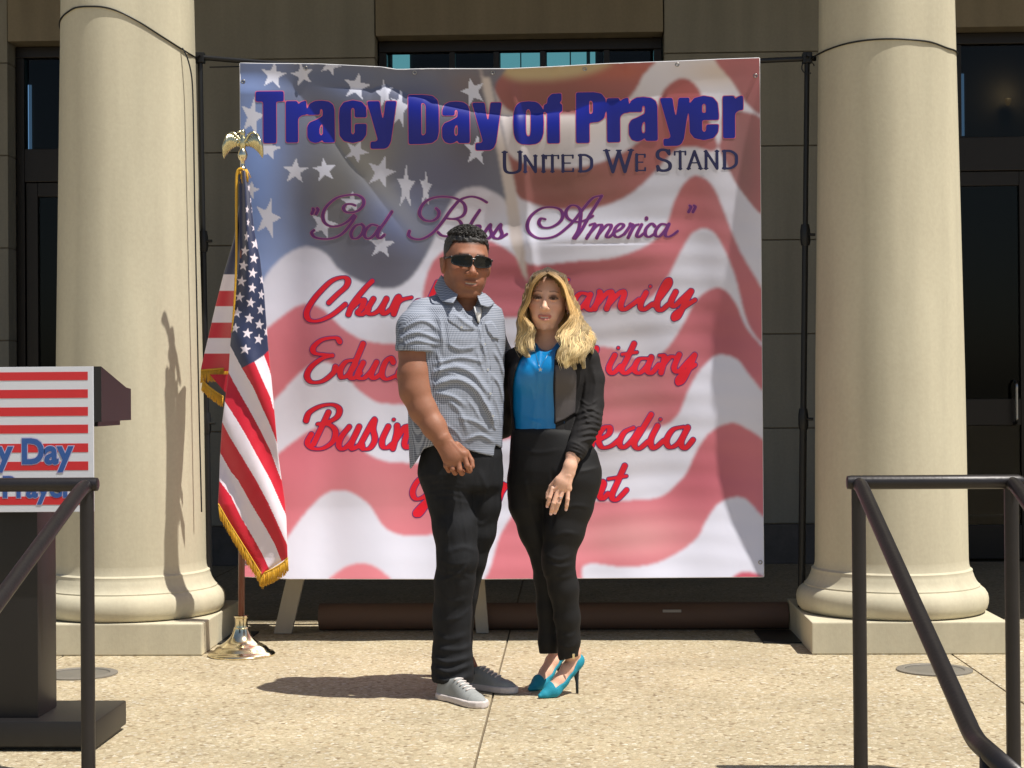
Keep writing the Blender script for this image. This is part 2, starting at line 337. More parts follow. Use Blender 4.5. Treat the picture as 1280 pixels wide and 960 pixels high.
def bulge(px, py):                     # how far the hanging vinyl stands toward the viewer, in metres
    x = (px - 302) / 650; y = (py - 75) / 646
    h = .012 * np.exp(-np.clip(py - 76, 0, 99) / 22.) * (.55 + .45 * sst(px, 400, 520) * (1 - sst(px, 780, 900)))
    h += .120 * np.clip(1 - y / .60, 0, 1) ** 1.9       # the top leans out from the bar
    y0 = np.interp(px, [380, 400, 468, 486, 500, 512, 532, 560, 600, 635, 690, 722, 745, 800, 850], [98, 103, 107, 100, 108, 113, 118, 128, 137, 142, 140, 137, 128, 122, 118])
    on = sst(px, 385, 470) * (1 - .72 * sst(px, 715, 770)) * (1 - sst(px, 850, 930))
    dy = py - y0; k_ = np.clip(dy, 0, 400)
    h += .042 * on * (1 - np.exp(-k_ / 17.)) * np.exp(-(k_ / 85.) ** 2)
    d1 = (px - 372) * .80 - (py - 106) * .60         # crease running down from the top left corner
    h += .040 * (1 - np.exp(np.minimum(d1, 0) / 26.)) * (1 - sst(py, 190, 330)) * sst(py, 84, 112)
    h += .030 * (1 - sst(px, 300, 380)) * (1 - .3 * sst(py, 400, 700))
    h += .014 * gs(px - .12 * (py - 300), 905, 30) * sst(py, 90, 200)
    h += .006 * np.sin(px / 38. + py / 210.) * sst(py, 80, 260) + .004 * np.sin(px / 17. - py / 95.) * sst(py, 200, 500)
    h += .0028 * np.sin(py / 13. + 1.3 * np.sin(px / 90.) + px / 400.) * sst(px, 540, 640) * (1 - sst(px, 800, 880)) * sst(py, 200, 300) * (1 - .5 * sst(py, 560, 640))
    h += .0045 * np.sin(px / 13. + py / 160.) * (1 - sst(px, 380, 470)) * sst(py, 150, 260) + .006 * np.sin((px + .35 * py) / 27.) * sst(py, 380, 460) * (1 - sst(px, 480, 560))
    h += .010 * np.exp(-(((px - 655) - .10 * (py - 200)) / 7.) ** 2) * sst(py, 90, 130) * (1 - sst(py, 320, 400))
    h += .0010 * np.sin(py / 4.6 + 1.6 * np.sin(px / 60.)) * sst(py, 140, 330) * (.5 + .5 * np.sin(px / 110. + 1))
    h += .016 * np.where(py < 305, np.exp(-((py - 305 - 10 * np.sin(px / 70.)) / 20.) ** 2), np.exp(-((py - 305) / 40.) ** 2)) * sst(px, 560, 640) * (1 - sst(px, 760, 880))
    h += .007 * np.sin(py / 36. + px / 150.) * sst(py, 300, 420) * (1 - sst(py, 560, 640))
    h += .060 * sst(y, .70, 1.0) + .055 * np.clip((y - .86) / .14, 0, 1) ** 1.5 + .005 * np.sin(px / 24.) * sst(py, 600, 722)
    for tx in (385, 480, 522, 560, 700, 790):        # small pulls at the lashings
        h += .006 * np.exp(-((px - tx) / 7.) ** 2 - ((py - 78) / 12.) ** 2)
    return h
def top_sag(px, py):                   # scalloped upper edge between the lashings
    yt = np.interp(px, [302, 330, 400, 440, 480, 500, 540, 600, 640, 700, 760, 850, 900, 952], [72, 73, 74.5, 77, 79.5, 83, 82.5, 83.5, 84, 82, 79.5, 77.5, 76, 75])
    yb = np.interp(px, [302, 360, 600, 952], [718.5, 721.5, 722.5, 721])
    return (yt - 75) / 264.5 * np.exp(-np.clip(py - 75, 0, 999) / 16.) + (yb - 721) / 264.5 * np.exp(-np.clip(721 - py, 0, 999) / 30.)
def surf(px, py, off=0.):
    X, Z = uv_of(px, py); Z = Z - top_sag(px, py)
    Y = YBN - bulge(px, py) - off; k = Y / YBN
    return np.stack([X * k, Y, CAM_H + (Z - CAM_H) * k], -1)
def blur(a, n):
    for ax in (0, 1):
        for _ in range(2):
            p = np.concatenate([np.repeat(np.take(a, [0], ax), n, ax), a, np.repeat(np.take(a, [-1], ax), n, ax)], ax)
            c = np.cumsum(np.concatenate([np.zeros_like(np.take(p, [0], ax)), p], ax), ax)
            L_ = a.shape[ax]; a = (np.take(c, range(2 * n + 1, 2 * n + 1 + L_), ax) - np.take(c, range(L_), ax)) / (2 * n + 1)
    return a
def inpoly(x, y, poly):
    r = np.zeros(x.shape, bool); k = len(poly)
    for i in range(k):
        x0, y0 = poly[i]; x1, y1 = poly[(i + 1) % k]
        if y0 == y1: continue
        c = ((y0 > y) != (y1 > y)) & (x < (x1 - x0) * (y - y0) / (y1 - y0) + x0); r ^= c
    return r
def srgb(*c): return np.array(lin(*c))
NXB, NYB = 461, 457
bx, by = np.meshgrid(np.linspace(302, 952, NXB), np.linspace(75, 721, NYB))
C = np.zeros((NYB, NXB, 3)) + srgb(224, 225, 240)
def paint(poly, col, sm=True, colfn=None, soft=0):
    global C
    pp = smooth_pts(poly, 6, True) if sm else np.array(poly, float)
    m = inpoly(bx, by, pp).astype(float)
    if soft >= 0: m = blur(m[..., None], max(1, soft))[..., 0]
    c = colfn if colfn is not None else np.array(col)
    C = C * (1 - m[..., None]) + c * m[..., None]
def field(base, spots):                # colour of the print with broad tonal patches: artwork mixed with painted light and shade
    f = np.zeros(C.shape) + np.array(base)
    for cx, cy, w, hgt, col, a in spots:
        g = (a * np.exp(-((bx - cx) / w) ** 2 - ((by - cy) / hgt) ** 2))[..., None]; f = f * (1 - g) + np.array(col) * g
    return f
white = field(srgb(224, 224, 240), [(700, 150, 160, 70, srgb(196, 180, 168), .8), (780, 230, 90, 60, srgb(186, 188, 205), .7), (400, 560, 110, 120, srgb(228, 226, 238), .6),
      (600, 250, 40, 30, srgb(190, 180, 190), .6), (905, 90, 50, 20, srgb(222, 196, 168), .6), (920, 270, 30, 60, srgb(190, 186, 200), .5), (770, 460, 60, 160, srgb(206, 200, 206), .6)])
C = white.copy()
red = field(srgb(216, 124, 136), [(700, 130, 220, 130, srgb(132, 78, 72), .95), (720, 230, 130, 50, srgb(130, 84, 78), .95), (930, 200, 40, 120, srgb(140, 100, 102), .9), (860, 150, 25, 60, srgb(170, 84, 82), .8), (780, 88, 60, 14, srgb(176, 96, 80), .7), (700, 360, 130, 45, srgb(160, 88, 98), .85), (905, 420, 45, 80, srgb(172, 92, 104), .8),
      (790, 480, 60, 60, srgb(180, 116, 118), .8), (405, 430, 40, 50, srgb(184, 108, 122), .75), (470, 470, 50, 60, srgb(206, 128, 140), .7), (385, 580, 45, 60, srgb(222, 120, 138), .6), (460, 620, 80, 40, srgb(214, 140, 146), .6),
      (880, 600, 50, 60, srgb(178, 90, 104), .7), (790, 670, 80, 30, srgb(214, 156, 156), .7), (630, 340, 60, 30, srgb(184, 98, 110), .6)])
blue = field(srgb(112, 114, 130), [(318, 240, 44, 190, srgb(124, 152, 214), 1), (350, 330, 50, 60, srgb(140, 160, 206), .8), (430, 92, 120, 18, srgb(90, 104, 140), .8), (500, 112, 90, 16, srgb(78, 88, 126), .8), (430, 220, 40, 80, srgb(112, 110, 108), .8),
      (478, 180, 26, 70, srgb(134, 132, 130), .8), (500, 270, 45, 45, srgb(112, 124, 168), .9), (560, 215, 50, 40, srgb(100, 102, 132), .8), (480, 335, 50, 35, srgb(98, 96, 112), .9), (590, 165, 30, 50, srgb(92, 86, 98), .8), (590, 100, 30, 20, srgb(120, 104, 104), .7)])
paint([(614, 60), (812, 60), (806, 96), (790, 122), (765, 138), (720, 142), (670, 142), (640, 136), (622, 110)], 0, colfn=red)
paint([(625, 60), (640, 92), (680, 97), (730, 92), (765, 78), (770, 60)], srgb(186, 166, 130), soft=3)
paint([(628, 176), (645, 196), (680, 208), (730, 208), (775, 194), (806, 172), (822, 140), (834, 112), (856, 98), (876, 112), (888, 150), (905, 196), (925, 236), (958, 268), (958, 205), (925, 150), (912, 146), (905, 170), (895, 190), (872, 185), (852, 186), (835, 200), (815, 222), (785, 246), (745, 260), (700, 261), (665, 252), (645, 236)], 0, colfn=red)
paint([(898, 70), (960, 60), (960, 142), (938, 134), (918, 104)], 0, colfn=red)
paint([(905, 150), (935, 142), (960, 165), (960, 268), (930, 240), (912, 196)], 0, colfn=red)
paint([(604, 298), (628, 305), (652, 322), (672, 330), (720, 326), (770, 322), (812, 306), (834, 284), (845, 252), (860, 227), (876, 221), (894, 236), (910, 275), (926, 315), (960, 380), (960, 432), (936, 408), (919, 345), (900, 300), (884, 287), (866, 294), (850, 320), (834, 350), (812, 374), (770, 386), (711, 391), (640, 396), (560, 396), (530, 385), (540, 330), (570, 304)], 0, colfn=red)
paint([(530, 480), (640, 436), (757, 433), (800, 450), (820, 446), (836, 434), (853, 409), (870, 378), (888, 363), (904, 362), (920, 380), (934, 412), (960, 448), (960, 495), (938, 472), (923, 452), (908, 445), (892, 447), (874, 465), (860, 490), (848, 518), (830, 532), (790, 540), (700, 540), (600, 545)], 0, colfn=red)
paint([(560, 760), (605, 722), (625, 668), (650, 636), (700, 626), (775, 625), (821, 622), (842, 608), (858, 590), (870, 564), (886, 542), (909, 530), (930, 535), (962, 566), (962, 650), (930, 624), (908, 624), (893, 634), (881, 652), (870, 672), (847, 690), (816, 704), (780, 708), (728, 707), (720, 760)], 0, colfn=red)
paint([(905, 735), (918, 718), (935, 715), (960, 725), (960, 740)], srgb(200, 90, 108))
paint([(296, 440), (330, 410), (350, 394), (370, 380), (390, 376), (408, 386), (428, 406), (458, 423), (499, 428), (540, 428), (550, 505), (506, 503), (474, 501), (449, 485), (431, 464), (410, 450), (388, 454), (368, 470), (340, 500), (296, 540)], 0, colfn=red)
paint([(296, 620), (330, 580), (350, 562), (371, 546), (392, 533), (414, 527), (436, 542), (456, 562), (485, 575), (540, 578), (600, 590), (600, 668), (542, 667), (506, 668), (480, 657), (460, 628), (434, 612), (408, 614), (382, 638), (359, 668), (335, 700), (296, 730)], 0, colfn=red)
paint([(408, 730), (425, 710), (447, 702), (470, 707), (488, 730)], srgb(232, 140, 152))
paint([(290, 60), (610, 60), (622, 110), (634, 170), (640, 215), (645, 262), (632, 246), (609, 233), (592, 232), (575, 239), (560, 262), (548, 290), (532, 322), (515, 345), (496, 357), (472, 356), (446, 346), (424, 332), (412, 316), (395, 306), (378, 305), (356, 316), (336, 336), (318, 366), (290, 410)], 0, colfn=blue)
paint([(602, 60), (608, 92), (616, 92), (628, 150), (646, 225), (657, 300), (662, 352), (655, 340), (640, 300), (634, 240), (622, 170), (608, 110)], srgb(206, 194, 190), sm=False)
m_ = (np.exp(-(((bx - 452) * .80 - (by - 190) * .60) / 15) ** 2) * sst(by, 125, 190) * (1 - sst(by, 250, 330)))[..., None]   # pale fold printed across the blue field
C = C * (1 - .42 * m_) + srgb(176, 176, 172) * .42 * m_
def star(cx, cy, r, rot=0, sx=1, sy=1, sk=0):
    p = []
    for k in range(10):
        a = math.radians(-90 + 36 * k + rot); q = r if k % 2 == 0 else r * .40
        x, y = q * math.cos(a) * sx, q * math.sin(a) * sy; p.append((cx + x + sk * y, cy + y))
    return p
for s_ in [(344, 89, 17, 8), (381, 88, 15, -12), (416, 76, 14, 20), (449, 103, 18, 12, 1, 1.05), (484, 113, 17, -8, .7, 1.2), (503, 132, 17, 10, .7, 1.7), (595, 111, 18, -16, .9, 1.15), (317, 140, 19, 14, .8, 1.4), (338, 180, 16, 14), (371, 209, 17, 4),
           (408, 208, 16, -6), (448, 185, 16, 25), (479, 212, 19, 16, 1, 1.15), (510, 231, 16, 4, .75, 1.9), (535, 233, 14, 6, .55, 1.9), (599, 186, 17, 6, 1, 1.2), (336, 268, 20, 16, .85, 1.35), (406, 276, 18, 18, 1, 1.1), (442, 250, 15, 4), (479, 303, 18, 6), (314, 232, 13, 14)]:
    paint(star(*s_), srgb(212, 214, 232), sm=False, soft=-1)
me = bpy.data.meshes.new('banner')
pts = surf(bx, by).reshape(-1, 3)
ii = np.arange(NXB * NYB).reshape(NYB, NXB)
quads = np.stack([ii[:-1, :-1], ii[1:, :-1], ii[1:, 1:], ii[:-1, 1:]], -1).reshape(-1, 4)
def fast_mesh(name, v, q):
    me = bpy.data.meshes.new(name); k = q.shape[1]
    me.vertices.add(len(v)); me.vertices.foreach_set('co', np.ascontiguousarray(v, dtype=np.float32).ravel())
    me.loops.add(q.size); me.loops.foreach_set('vertex_index', np.ascontiguousarray(q, dtype=np.int32).ravel())
    me.polygons.add(len(q)); me.polygons.foreach_set('loop_start', np.arange(0, q.size, k, dtype=np.int32))
    me.update(calc_edges=True); me.validate(); return me
def set_col(me, rgb, name='Col'):
    a = me.color_attributes.new(name, 'FLOAT_COLOR', 'POINT')
    a.data.foreach_set('color', np.concatenate([rgb, np.ones((len(rgb), 1))], 1).astype(np.float32).ravel())
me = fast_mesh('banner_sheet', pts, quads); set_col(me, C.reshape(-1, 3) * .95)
banner = empty('event_banner', 'large square vinyl flag banner reading Day of Prayer, hung behind the couple', 'banner', (0, YBN, 0))
M['vinyl'] = mat('printed_vinyl', rough=.38, attr='Col', bump=(9, .0012, 2), spec=.5, coat=.0)
def child(o, p):
    o.parent = p; o.matrix_parent_inverse = p.matrix_basis.inverted() if False else Matrix.Translation(-p.location)
    return o
child(link('sheet', me, M['vinyl'], None, True), banner)
# back of the sheet and its hemmed edge
hem = MB()
for px_ in (302, 952):
    e = surf(np.full(60, px_), np.linspace(75, 721, 60)); hem.tube([Vector(q) + Vector((0, .003, 0)) for q in e], .0028, 6)
for py_ in (75, 721):
    e = surf(np.linspace(302, 952, 90), np.full(90, py_)); hem.tube([Vector(q) + Vector((0, .003, 0)) for q in e], .003, 6)
child(hem.build('hem', mat('hem_vinyl', (.72, .72, .76), .5), None, smooth=True), banner)

# ---- lettering: strokes and outlines traced as shapes, filled cell by cell so that they lie on the sheet
def fill_mesh(D, x0, y0, h, name, m, off, parent=None, fn=surf):
    ny, nx = D.shape; V = []; F = []; cache = {}
    def vid(key, x, y):
        if key not in cache: cache[key] = len(V); V.append((x, y))
        return cache[key]
    ins = D < 0
    act = ins[:-1, :-1] | ins[1:, :-1] | ins[:-1, 1:] | ins[1:, 1:]
    for j, i in zip(*np.nonzero(act)):
        cs = [(j, i), (j, i + 1), (j + 1, i + 1), (j + 1, i)]; poly = []
        for a in range(4):
            p, q = cs[a], cs[(a + 1) % 4]; dp, dq = D[p], D[q]
            if dp < 0: poly.append(vid(p, p[1], p[0]))
            if (dp < 0) != (dq < 0):
                t = dp / (dp - dq); k = (min(p, q), max(p, q)); poly.append(vid(k, p[1] + (q[1] - p[1]) * t, p[0] + (q[0] - p[0]) * t))
        if len(poly) >= 3: F.append(poly[::-1])
    V = np.array(V); P3 = fn(x0 + V[:, 0] * h, y0 + V[:, 1] * h, off)
    o = mesh(name, P3, F, m, None, True)
    return o
def sdf_strokes(strokes, box, h):
    x0, y0, x1, y1 = box; X, Y = np.meshgrid(np.arange(x0, x1, h), np.arange(y0, y1, h)); D = np.full(X.shape, 50.)
    for pts, ra, rb, in strokes:
        if len(pts) == 1: D = np.minimum(D, np.hypot(X - pts[0][0], Y - pts[0][1]) - rb); continue
        q = smooth_pts(pts, 6) if len(pts) > 2 else np.array(pts, float); n = len(q)
        dirs = np.diff(q, axis=0); L_ = np.hypot(dirs[:, 0], dirs[:, 1]) + 1e-6; r = ra + (rb - ra) * np.abs(dirs[:, 1] / L_) ** 1.5
        r = np.concatenate([r[:1], (r[1:] + r[:-1]) / 2, r[-1:]])
        for k in range(n - 1):
            a, b = q[k], q[k + 1]; pad = 8
            xa, xb = min(a[0], b[0]) - pad, max(a[0], b[0]) + pad; ya, yb = min(a[1], b[1]) - pad, max(a[1], b[1]) + pad
            i0, i1 = max(0, int((xa - x0) / h)), max(0, int((xb - x0) / h) + 1); j0, j1 = max(0, int((ya - y0) / h)), max(0, int((yb - y0) / h) + 1)
            xs_, ys_ = X[j0:j1, i0:i1], Y[j0:j1, i0:i1]
            if xs_.size == 0: continue
            vx, vy = b - a; t = np.clip(((xs_ - a[0]) * vx + (ys_ - a[1]) * vy) / (vx * vx + vy * vy + 1e-9), 0, 1)
            D[j0:j1, i0:i1] = np.minimum(D[j0:j1, i0:i1], np.hypot(xs_ - a[0] - t * vx, ys_ - a[1] - t * vy) - (r[k] + (r[k + 1] - r[k]) * t))
    return D
def sdf_polys(polys, box, h, sm=1):
    x0, y0, x1, y1 = box; X, Y = np.meshgrid(np.arange(x0, x1, h), np.arange(y0, y1, h)); ins = np.zeros(X.shape, bool); D = np.full(X.shape, 50.)
    for p in polys:
        p = np.array(p, float); k = len(p)
        i0 = max(0, int((p[:, 0].min() - 6 - x0) / h)); i1 = max(0, int((p[:, 0].max() + 6 - x0) / h)); j0 = max(0, int((p[:, 1].min() - 6 - y0) / h)); j1 = max(0, int((p[:, 1].max() + 6 - y0) / h))
        xs_, ys_ = X[j0:j1, i0:i1], Y[j0:j1, i0:i1]
        if xs_.size == 0: continue
        ins[j0:j1, i0:i1] ^= inpoly(xs_, ys_, p)
        D[j0:j1, i0:i1] = np.minimum(D[j0:j1, i0:i1], seg_d(xs_, ys_, list(p) + [p[0]]))
    D = np.where(ins, -D, D)
    return blur(D[..., None], sm)[..., 0] if sm else D
def T(ox, oy, s, pts): return [(ox + x / s, oy + y / s) for x, y in pts]
# --- heavy condensed title
def t1(p): return T(310, 90, 4.0, p)
def t2(p): return T(620, 90, 3.879, p)
gT = [[(46, 73), (188, 73), (188, 124), (150, 124), (150, 334), (84, 334), (84, 124), (46, 124)]]
gr_ = [[(0, 3), (60, 3), (60, 26), (76, 8), (104, 0), (104, 74), (84, 74), (66, 86), (62, 100), (62, 212), (0, 212)]]
ga_ = [[(2, 72), (2, 44), (12, 16), (36, 3), (72, 0), (108, 5), (130, 20), (138, 46), (139, 212), (79, 212), (79, 190), (64, 208), (40, 214), (14, 206), (0, 182), (0, 130), (12, 110), (42, 98), (78, 80), (79, 48), (72, 38), (64, 46), (64, 72)],
       [(79, 112), (66, 124), (61, 146), (62, 170), (70, 180), (79, 168)]]
gc_ = [[(0, 80), (3, 40), (24, 10), (70, 0), (115, 9), (137, 36), (140, 88), (79, 88), (79, 44), (70, 35), (61, 46), (61, 166), (70, 177), (79, 166), (79, 120), (140, 120), (137, 176), (116, 205), (70, 216), (24, 206), (2, 178)]]
gy_ = [[(0, 0), (64, 0), (80, 118), (94, 0), (150, 0), (120, 204), (108, 230), (90, 241), (17, 241), (17, 204), (44, 204), (54, 196)]]
gD = [[(815, 97), (890, 97), (938, 104), (962, 126), (968, 162), (968, 288), (960, 324), (935, 343), (885, 348), (815, 348)], [(880, 138), (896, 141), (903, 154), (903, 290), (896, 303), (880, 306)]]
def sh(g, dx, dy, sx=1, sy=1): return [[(x * sx + dx, y * sy + dy) for x, y in p] for p in g]
title = []
for g in (gT, sh(gr_, 198, 120), sh(ga_, 306, 122), sh(gc_, 466, 122), sh(gy_, 607, 128), gD, sh(ga_, 984, 134), sh(gy_, 1134, 142)): title += [t1(p) for p in g]
def ell(x0, y0, x1, y1, n=20, e=.62):
    return [((x0 + x1) / 2 + (x1 - x0) / 2 * math.copysign(abs(math.cos(t)) ** e, math.cos(t)), (y0 + y1) / 2 + (y1 - y0) / 2 * math.copysign(abs(math.sin(t)) ** e, math.sin(t))) for t in [2 * math.pi * k / n for k in range(n)]]
g_o = [ell(98, 134, 245, 347), ell(158, 172, 183, 308)]
g_f = [[(247, 150), (262, 150), (264, 122), (284, 99), (333, 96), (333, 136), (323, 140), (322, 150), (336, 150), (336, 190), (322, 190), (322, 342), (262, 342), (262, 190), (247, 190)]]
g_P = [[(402, 94), (490, 94), (526, 102), (543, 125), (546, 180), (538, 222), (512, 240), (466, 244), (466, 342), (402, 342)], [(466, 134), (480, 137), (484, 148), (484, 190), (479, 201), (466, 204)]]
g_e = [[(0, 80), (3, 40), (24, 10), (70, 0), (115, 9), (137, 36), (142, 90), (142, 118), (62, 118), (62, 168), (71, 180), (81, 168), (81, 140), (142, 140), (138, 178), (116, 206), (70, 216), (24, 206), (2, 178)], [(62, 84), (62, 44), (71, 36), (81, 44), (81, 84)]]
for g in (g_o, g_f, g_P, sh(gr_, 552, 122, 1, 1.03), sh(ga_, 657, 122, 1, 1.01), sh(gy_, 806, 128, .97, .97), sh(g_e, 948, 120, 1.0, 1.0), sh(gr_, 1110, 120, .94, .98)): title += [t2(p) for p in g]
M['txt_blue'] = mat('print_royal_blue', srgb(14, 28, 140), .42, spec=.4); M['txt_navy'] = mat('print_navy', srgb(24, 30, 84), .45)
M['txt_pink'] = mat('print_pink_edge', srgb(206, 96, 128), .45); M['txt_red'] = mat('print_red', srgb(222, 20, 42), .42, spec=.5)
M['txt_plum'] = mat('print_plum', srgb(100, 38, 112), .45); M['txt_edge'] = mat('print_violet_edge', srgb(104, 52, 122), .45)
box = (314, 100, 944, 192); D = sdf_polys(title, box, 1.0)
child(fill_mesh(D - .75, box[0], box[1], 1.0, 'title_outline', M['txt_pink'], .0012), banner)
o = child(fill_mesh(D, box[0], box[1], 1.0, 'title_lettering', M['txt_blue'], .002), banner); o['label'] = 'heavy blue title letters with a thin pink edge'
# --- UNITED WE STAND
def caps(ch):
    return {'U': [[(0, 0), (0, .7), (.12, .95), (.5, 1), (.85, .9), (.92, .65), (.92, 0)], [(-.14, 0), (.16, 0)], [(.78, 0), (1.05, 0)]],
            'N': [[(.05, 1), (.05, 0)], [(.05, 0), (.9, 1)], [(.9, 1), (.9, 0)], [(-.1, 1), (.2, 1)], [(.75, 0), (1.05, 0)], [(-.1, 0), (.05, 0)]],
            'I': [[(.1, 0), (.1, 1)], [(-.05, 0), (.25, 0)], [(-.05, 1), (.25, 1)]],
            'T': [[(0, 0), (.95, 0)], [(.48, 0), (.48, 1)], [(0, 0), (0, .18)], [(.95, 0), (.95, .18)], [(.34, 1), (.62, 1)]],
            'E': [[(.05, 0), (.05, 1)], [(-.05, 0), (.78, 0)], [(.05, .48), (.6, .48)], [(-.05, 1), (.8, 1)], [(.78, 0), (.78, .16)], [(.8, 1), (.8, .84)]],
            'D': [[(.05, 0), (.05, 1)], [(-.08, 0), (.45, 0), (.85, .2), (.92, .5), (.85, .8), (.45, 1), (-.08, 1)]],
            'W': [[(0, 0), (.35, 1)], [(.35, 1), (.68, .05)], [(.68, .05), (1.0, 1)], [(1.0, 1), (1.35, 0)], [(-.15, 0), (.18, 0)], [(1.18, 0), (1.48, 0)], [(.55, 0), (.8, 0)]],
            'S': [[(.85, .22), (.85, .02)], [(.83, .18), (.65, .03), (.3, 0), (.06, .12), (.06, .34), (.3, .46), (.65, .54), (.88, .68), (.86, .9), (.55, 1), (.2, .97), (.04, .8)], [(.03, .78), (.03, 1)]],
            'A': [[(.05, 1), (.5, 0)], [(.5, 0), (.95, 1)], [(.22, .66), (.78, .66)], [(-.06, 1), (.2, 1)], [(.8, 1), (1.08, 1)]]}[ch]
us = []
for s_, x0, x1, y0, y1, r in (('U', 634, 655, 188.5, 214.5, 1.75), ('N', 659, 674, 193.5, 213.5, 1.5), ('I', 681, 696, 193.5, 213.5, 1.6), ('T', 686, 702, 193.5, 213.5, 1.5), ('E', 706, 723, 193.5, 213.5, 1.5), ('D', 728, 744, 193.5, 213.5, 1.6),
                             ('W', 761, 784, 188, 214.5, 1.75), ('E', 798, 812, 193.5, 213.5, 1.5), ('S', 824, 842, 188, 214, 1.9), ('T', 846, 860, 190.5, 212, 1.5), ('A', 862, 879, 190.5, 212, 1.5), ('N', 884, 900, 190.5, 212, 1.5), ('D', 907, 924, 190.5, 212, 1.6)):
    for p in caps(s_):
        rr = r if abs(p[0][1] - p[-1][1]) > .3 or len(p) > 2 else r * .62
        us.append(([(x0 + a * (x1 - x0), y0 + b_ * (y1 - y0)) for a, b_ in p], rr * .85, rr * 1.25))
box = (626, 182, 936, 222)
o = child(fill_mesh(sdf_strokes(us, box, .7), box[0], box[1], .7, 'motto_lettering', M['txt_navy'], .0014), banner); o['label'] = 'navy small capitals under the title'
# --- formal script
def c7(*p): return T(375, 230, 4.83, p)
def c8(*p): return T(630, 230, 4.923, p)
fs = [c7((345, 112), (320, 103), (290, 105), (272, 125), (285, 148), (320, 155), (365, 140), (395, 105), (390, 70), (355, 48), (300, 48), (230, 65), (170, 115), (147, 165), (155, 210), (190, 235), (240, 235), (295, 210), (335, 170)),
      c7((345, 178), (310, 232), (260, 285), (200, 310), (140, 312), (95, 300), (78, 275), (92, 260)), c7((385, 225), (345, 235), (318, 275), (325, 308), (355, 310), (385, 282), (396, 245), (382, 226)),
      c7((478, 236), (440, 230), (405, 265), (400, 300), (425, 314), (460, 290), (490, 245)), c7((566, 152), (528, 208), (490, 262), (478, 298), (494, 312), (520, 292)),
      c7((835, 135), (852, 155), (845, 188), (810, 210), (765, 205), (735, 172), (742, 130), (775, 90), (830, 68), (890, 65), (950, 75), (1000, 105), (1012, 150), (990, 185), (940, 200), (900, 197)),
      c7((920, 200), (965, 205), (988, 232), (985, 265), (960, 295), (915, 305), (870, 300), (845, 280)), c7((965, 98), (920, 150), (870, 220), (810, 285), (750, 318), (700, 318), (668, 298), (672, 272)),
      c7((960, 100), (1000, 76), (1050, 66), (1100, 78), (1142, 102)), c7((1098, 150), (1060, 205), (1030, 262), (1020, 300), (1034, 314), (1062, 295)),
      c7((1050, 292), (1090, 268), (1098, 246), (1078, 242), (1056, 266), (1052, 302), (1076, 318), (1115, 298)), c7((1115, 302), (1160, 238), (1160, 262), (1170, 295), (1152, 318), (1126, 318), (1114, 306)),
      c7((1176, 302), (1222, 238), (1222, 262), (1232, 295), (1214, 320), (1188, 318), (1176, 306)), c7((1225, 318), (1262, 295)),
      c7((86, 128), (90, 136), (80, 158)), c7((112, 126), (118, 136), (106, 160)),
      c8((268, 212), (240, 208), (228, 235), (250, 262), (300, 262), (350, 235), (375, 195), (360, 155), (310, 138), (245, 145), (185, 185), (157, 240), (167, 290), (215, 325), (280, 328), (340, 310), (400, 265), (450, 215), (505, 145), (560, 85), (615, 70)),
      c8((615, 72), (585, 120), (535, 200), (490, 280), (450, 332)), c8((560, 195), (500, 225), (445, 228), (404, 205), (395, 165), (425, 130), (465, 135), (485, 168), (482, 220), (470, 280), (440, 330)),
      c8((540, 250), (572, 248), (520, 332)), c8((528, 315), (580, 258), (608, 250), (612, 266), (582, 330)), c8((588, 315), (640, 256), (666, 250), (670, 266), (642, 316), (656, 328), (680, 308)),
      c8((680, 302), (725, 280), (748, 256), (728, 245), (698, 270), (688, 310), (712, 328), (752, 308)), c8((752, 308), (785, 262), (790, 246), (806, 262), (775, 330)), c8((785, 306), (815, 260), (840, 250)),
      c8((858, 252), (828, 312), (840, 328), (870, 306)), c8((888, 212), (888, 216)), c8((940, 262), (918, 246), (886, 275), (880, 312), (902, 328), (940, 306)),
      c8((1016, 256), (978, 250), (946, 285), (942, 318), (966, 325), (1000, 290), (1024, 250)), c8((1026, 250), (1002, 310), (1016, 328), (1046, 318), (1078, 294)),
      c8((1152, 138), (1160, 148), (1146, 176)), c8((1178, 138), (1186, 148), (1172, 176))]
box = (380, 232, 890, 306); D = sdf_strokes([(p, .85, 2.0) for p in fs], box, .6)
child(fill_mesh(D - .55, box[0], box[1], .6, 'verse_outline', mat('print_rose_edge', srgb(176, 96, 140), .45), .0012), banner)
o = child(fill_mesh(D, box[0], box[1], .6, 'verse_lettering', M['txt_plum'], .002), banner); o['label'] = 'plum formal script letters in quotation marks'
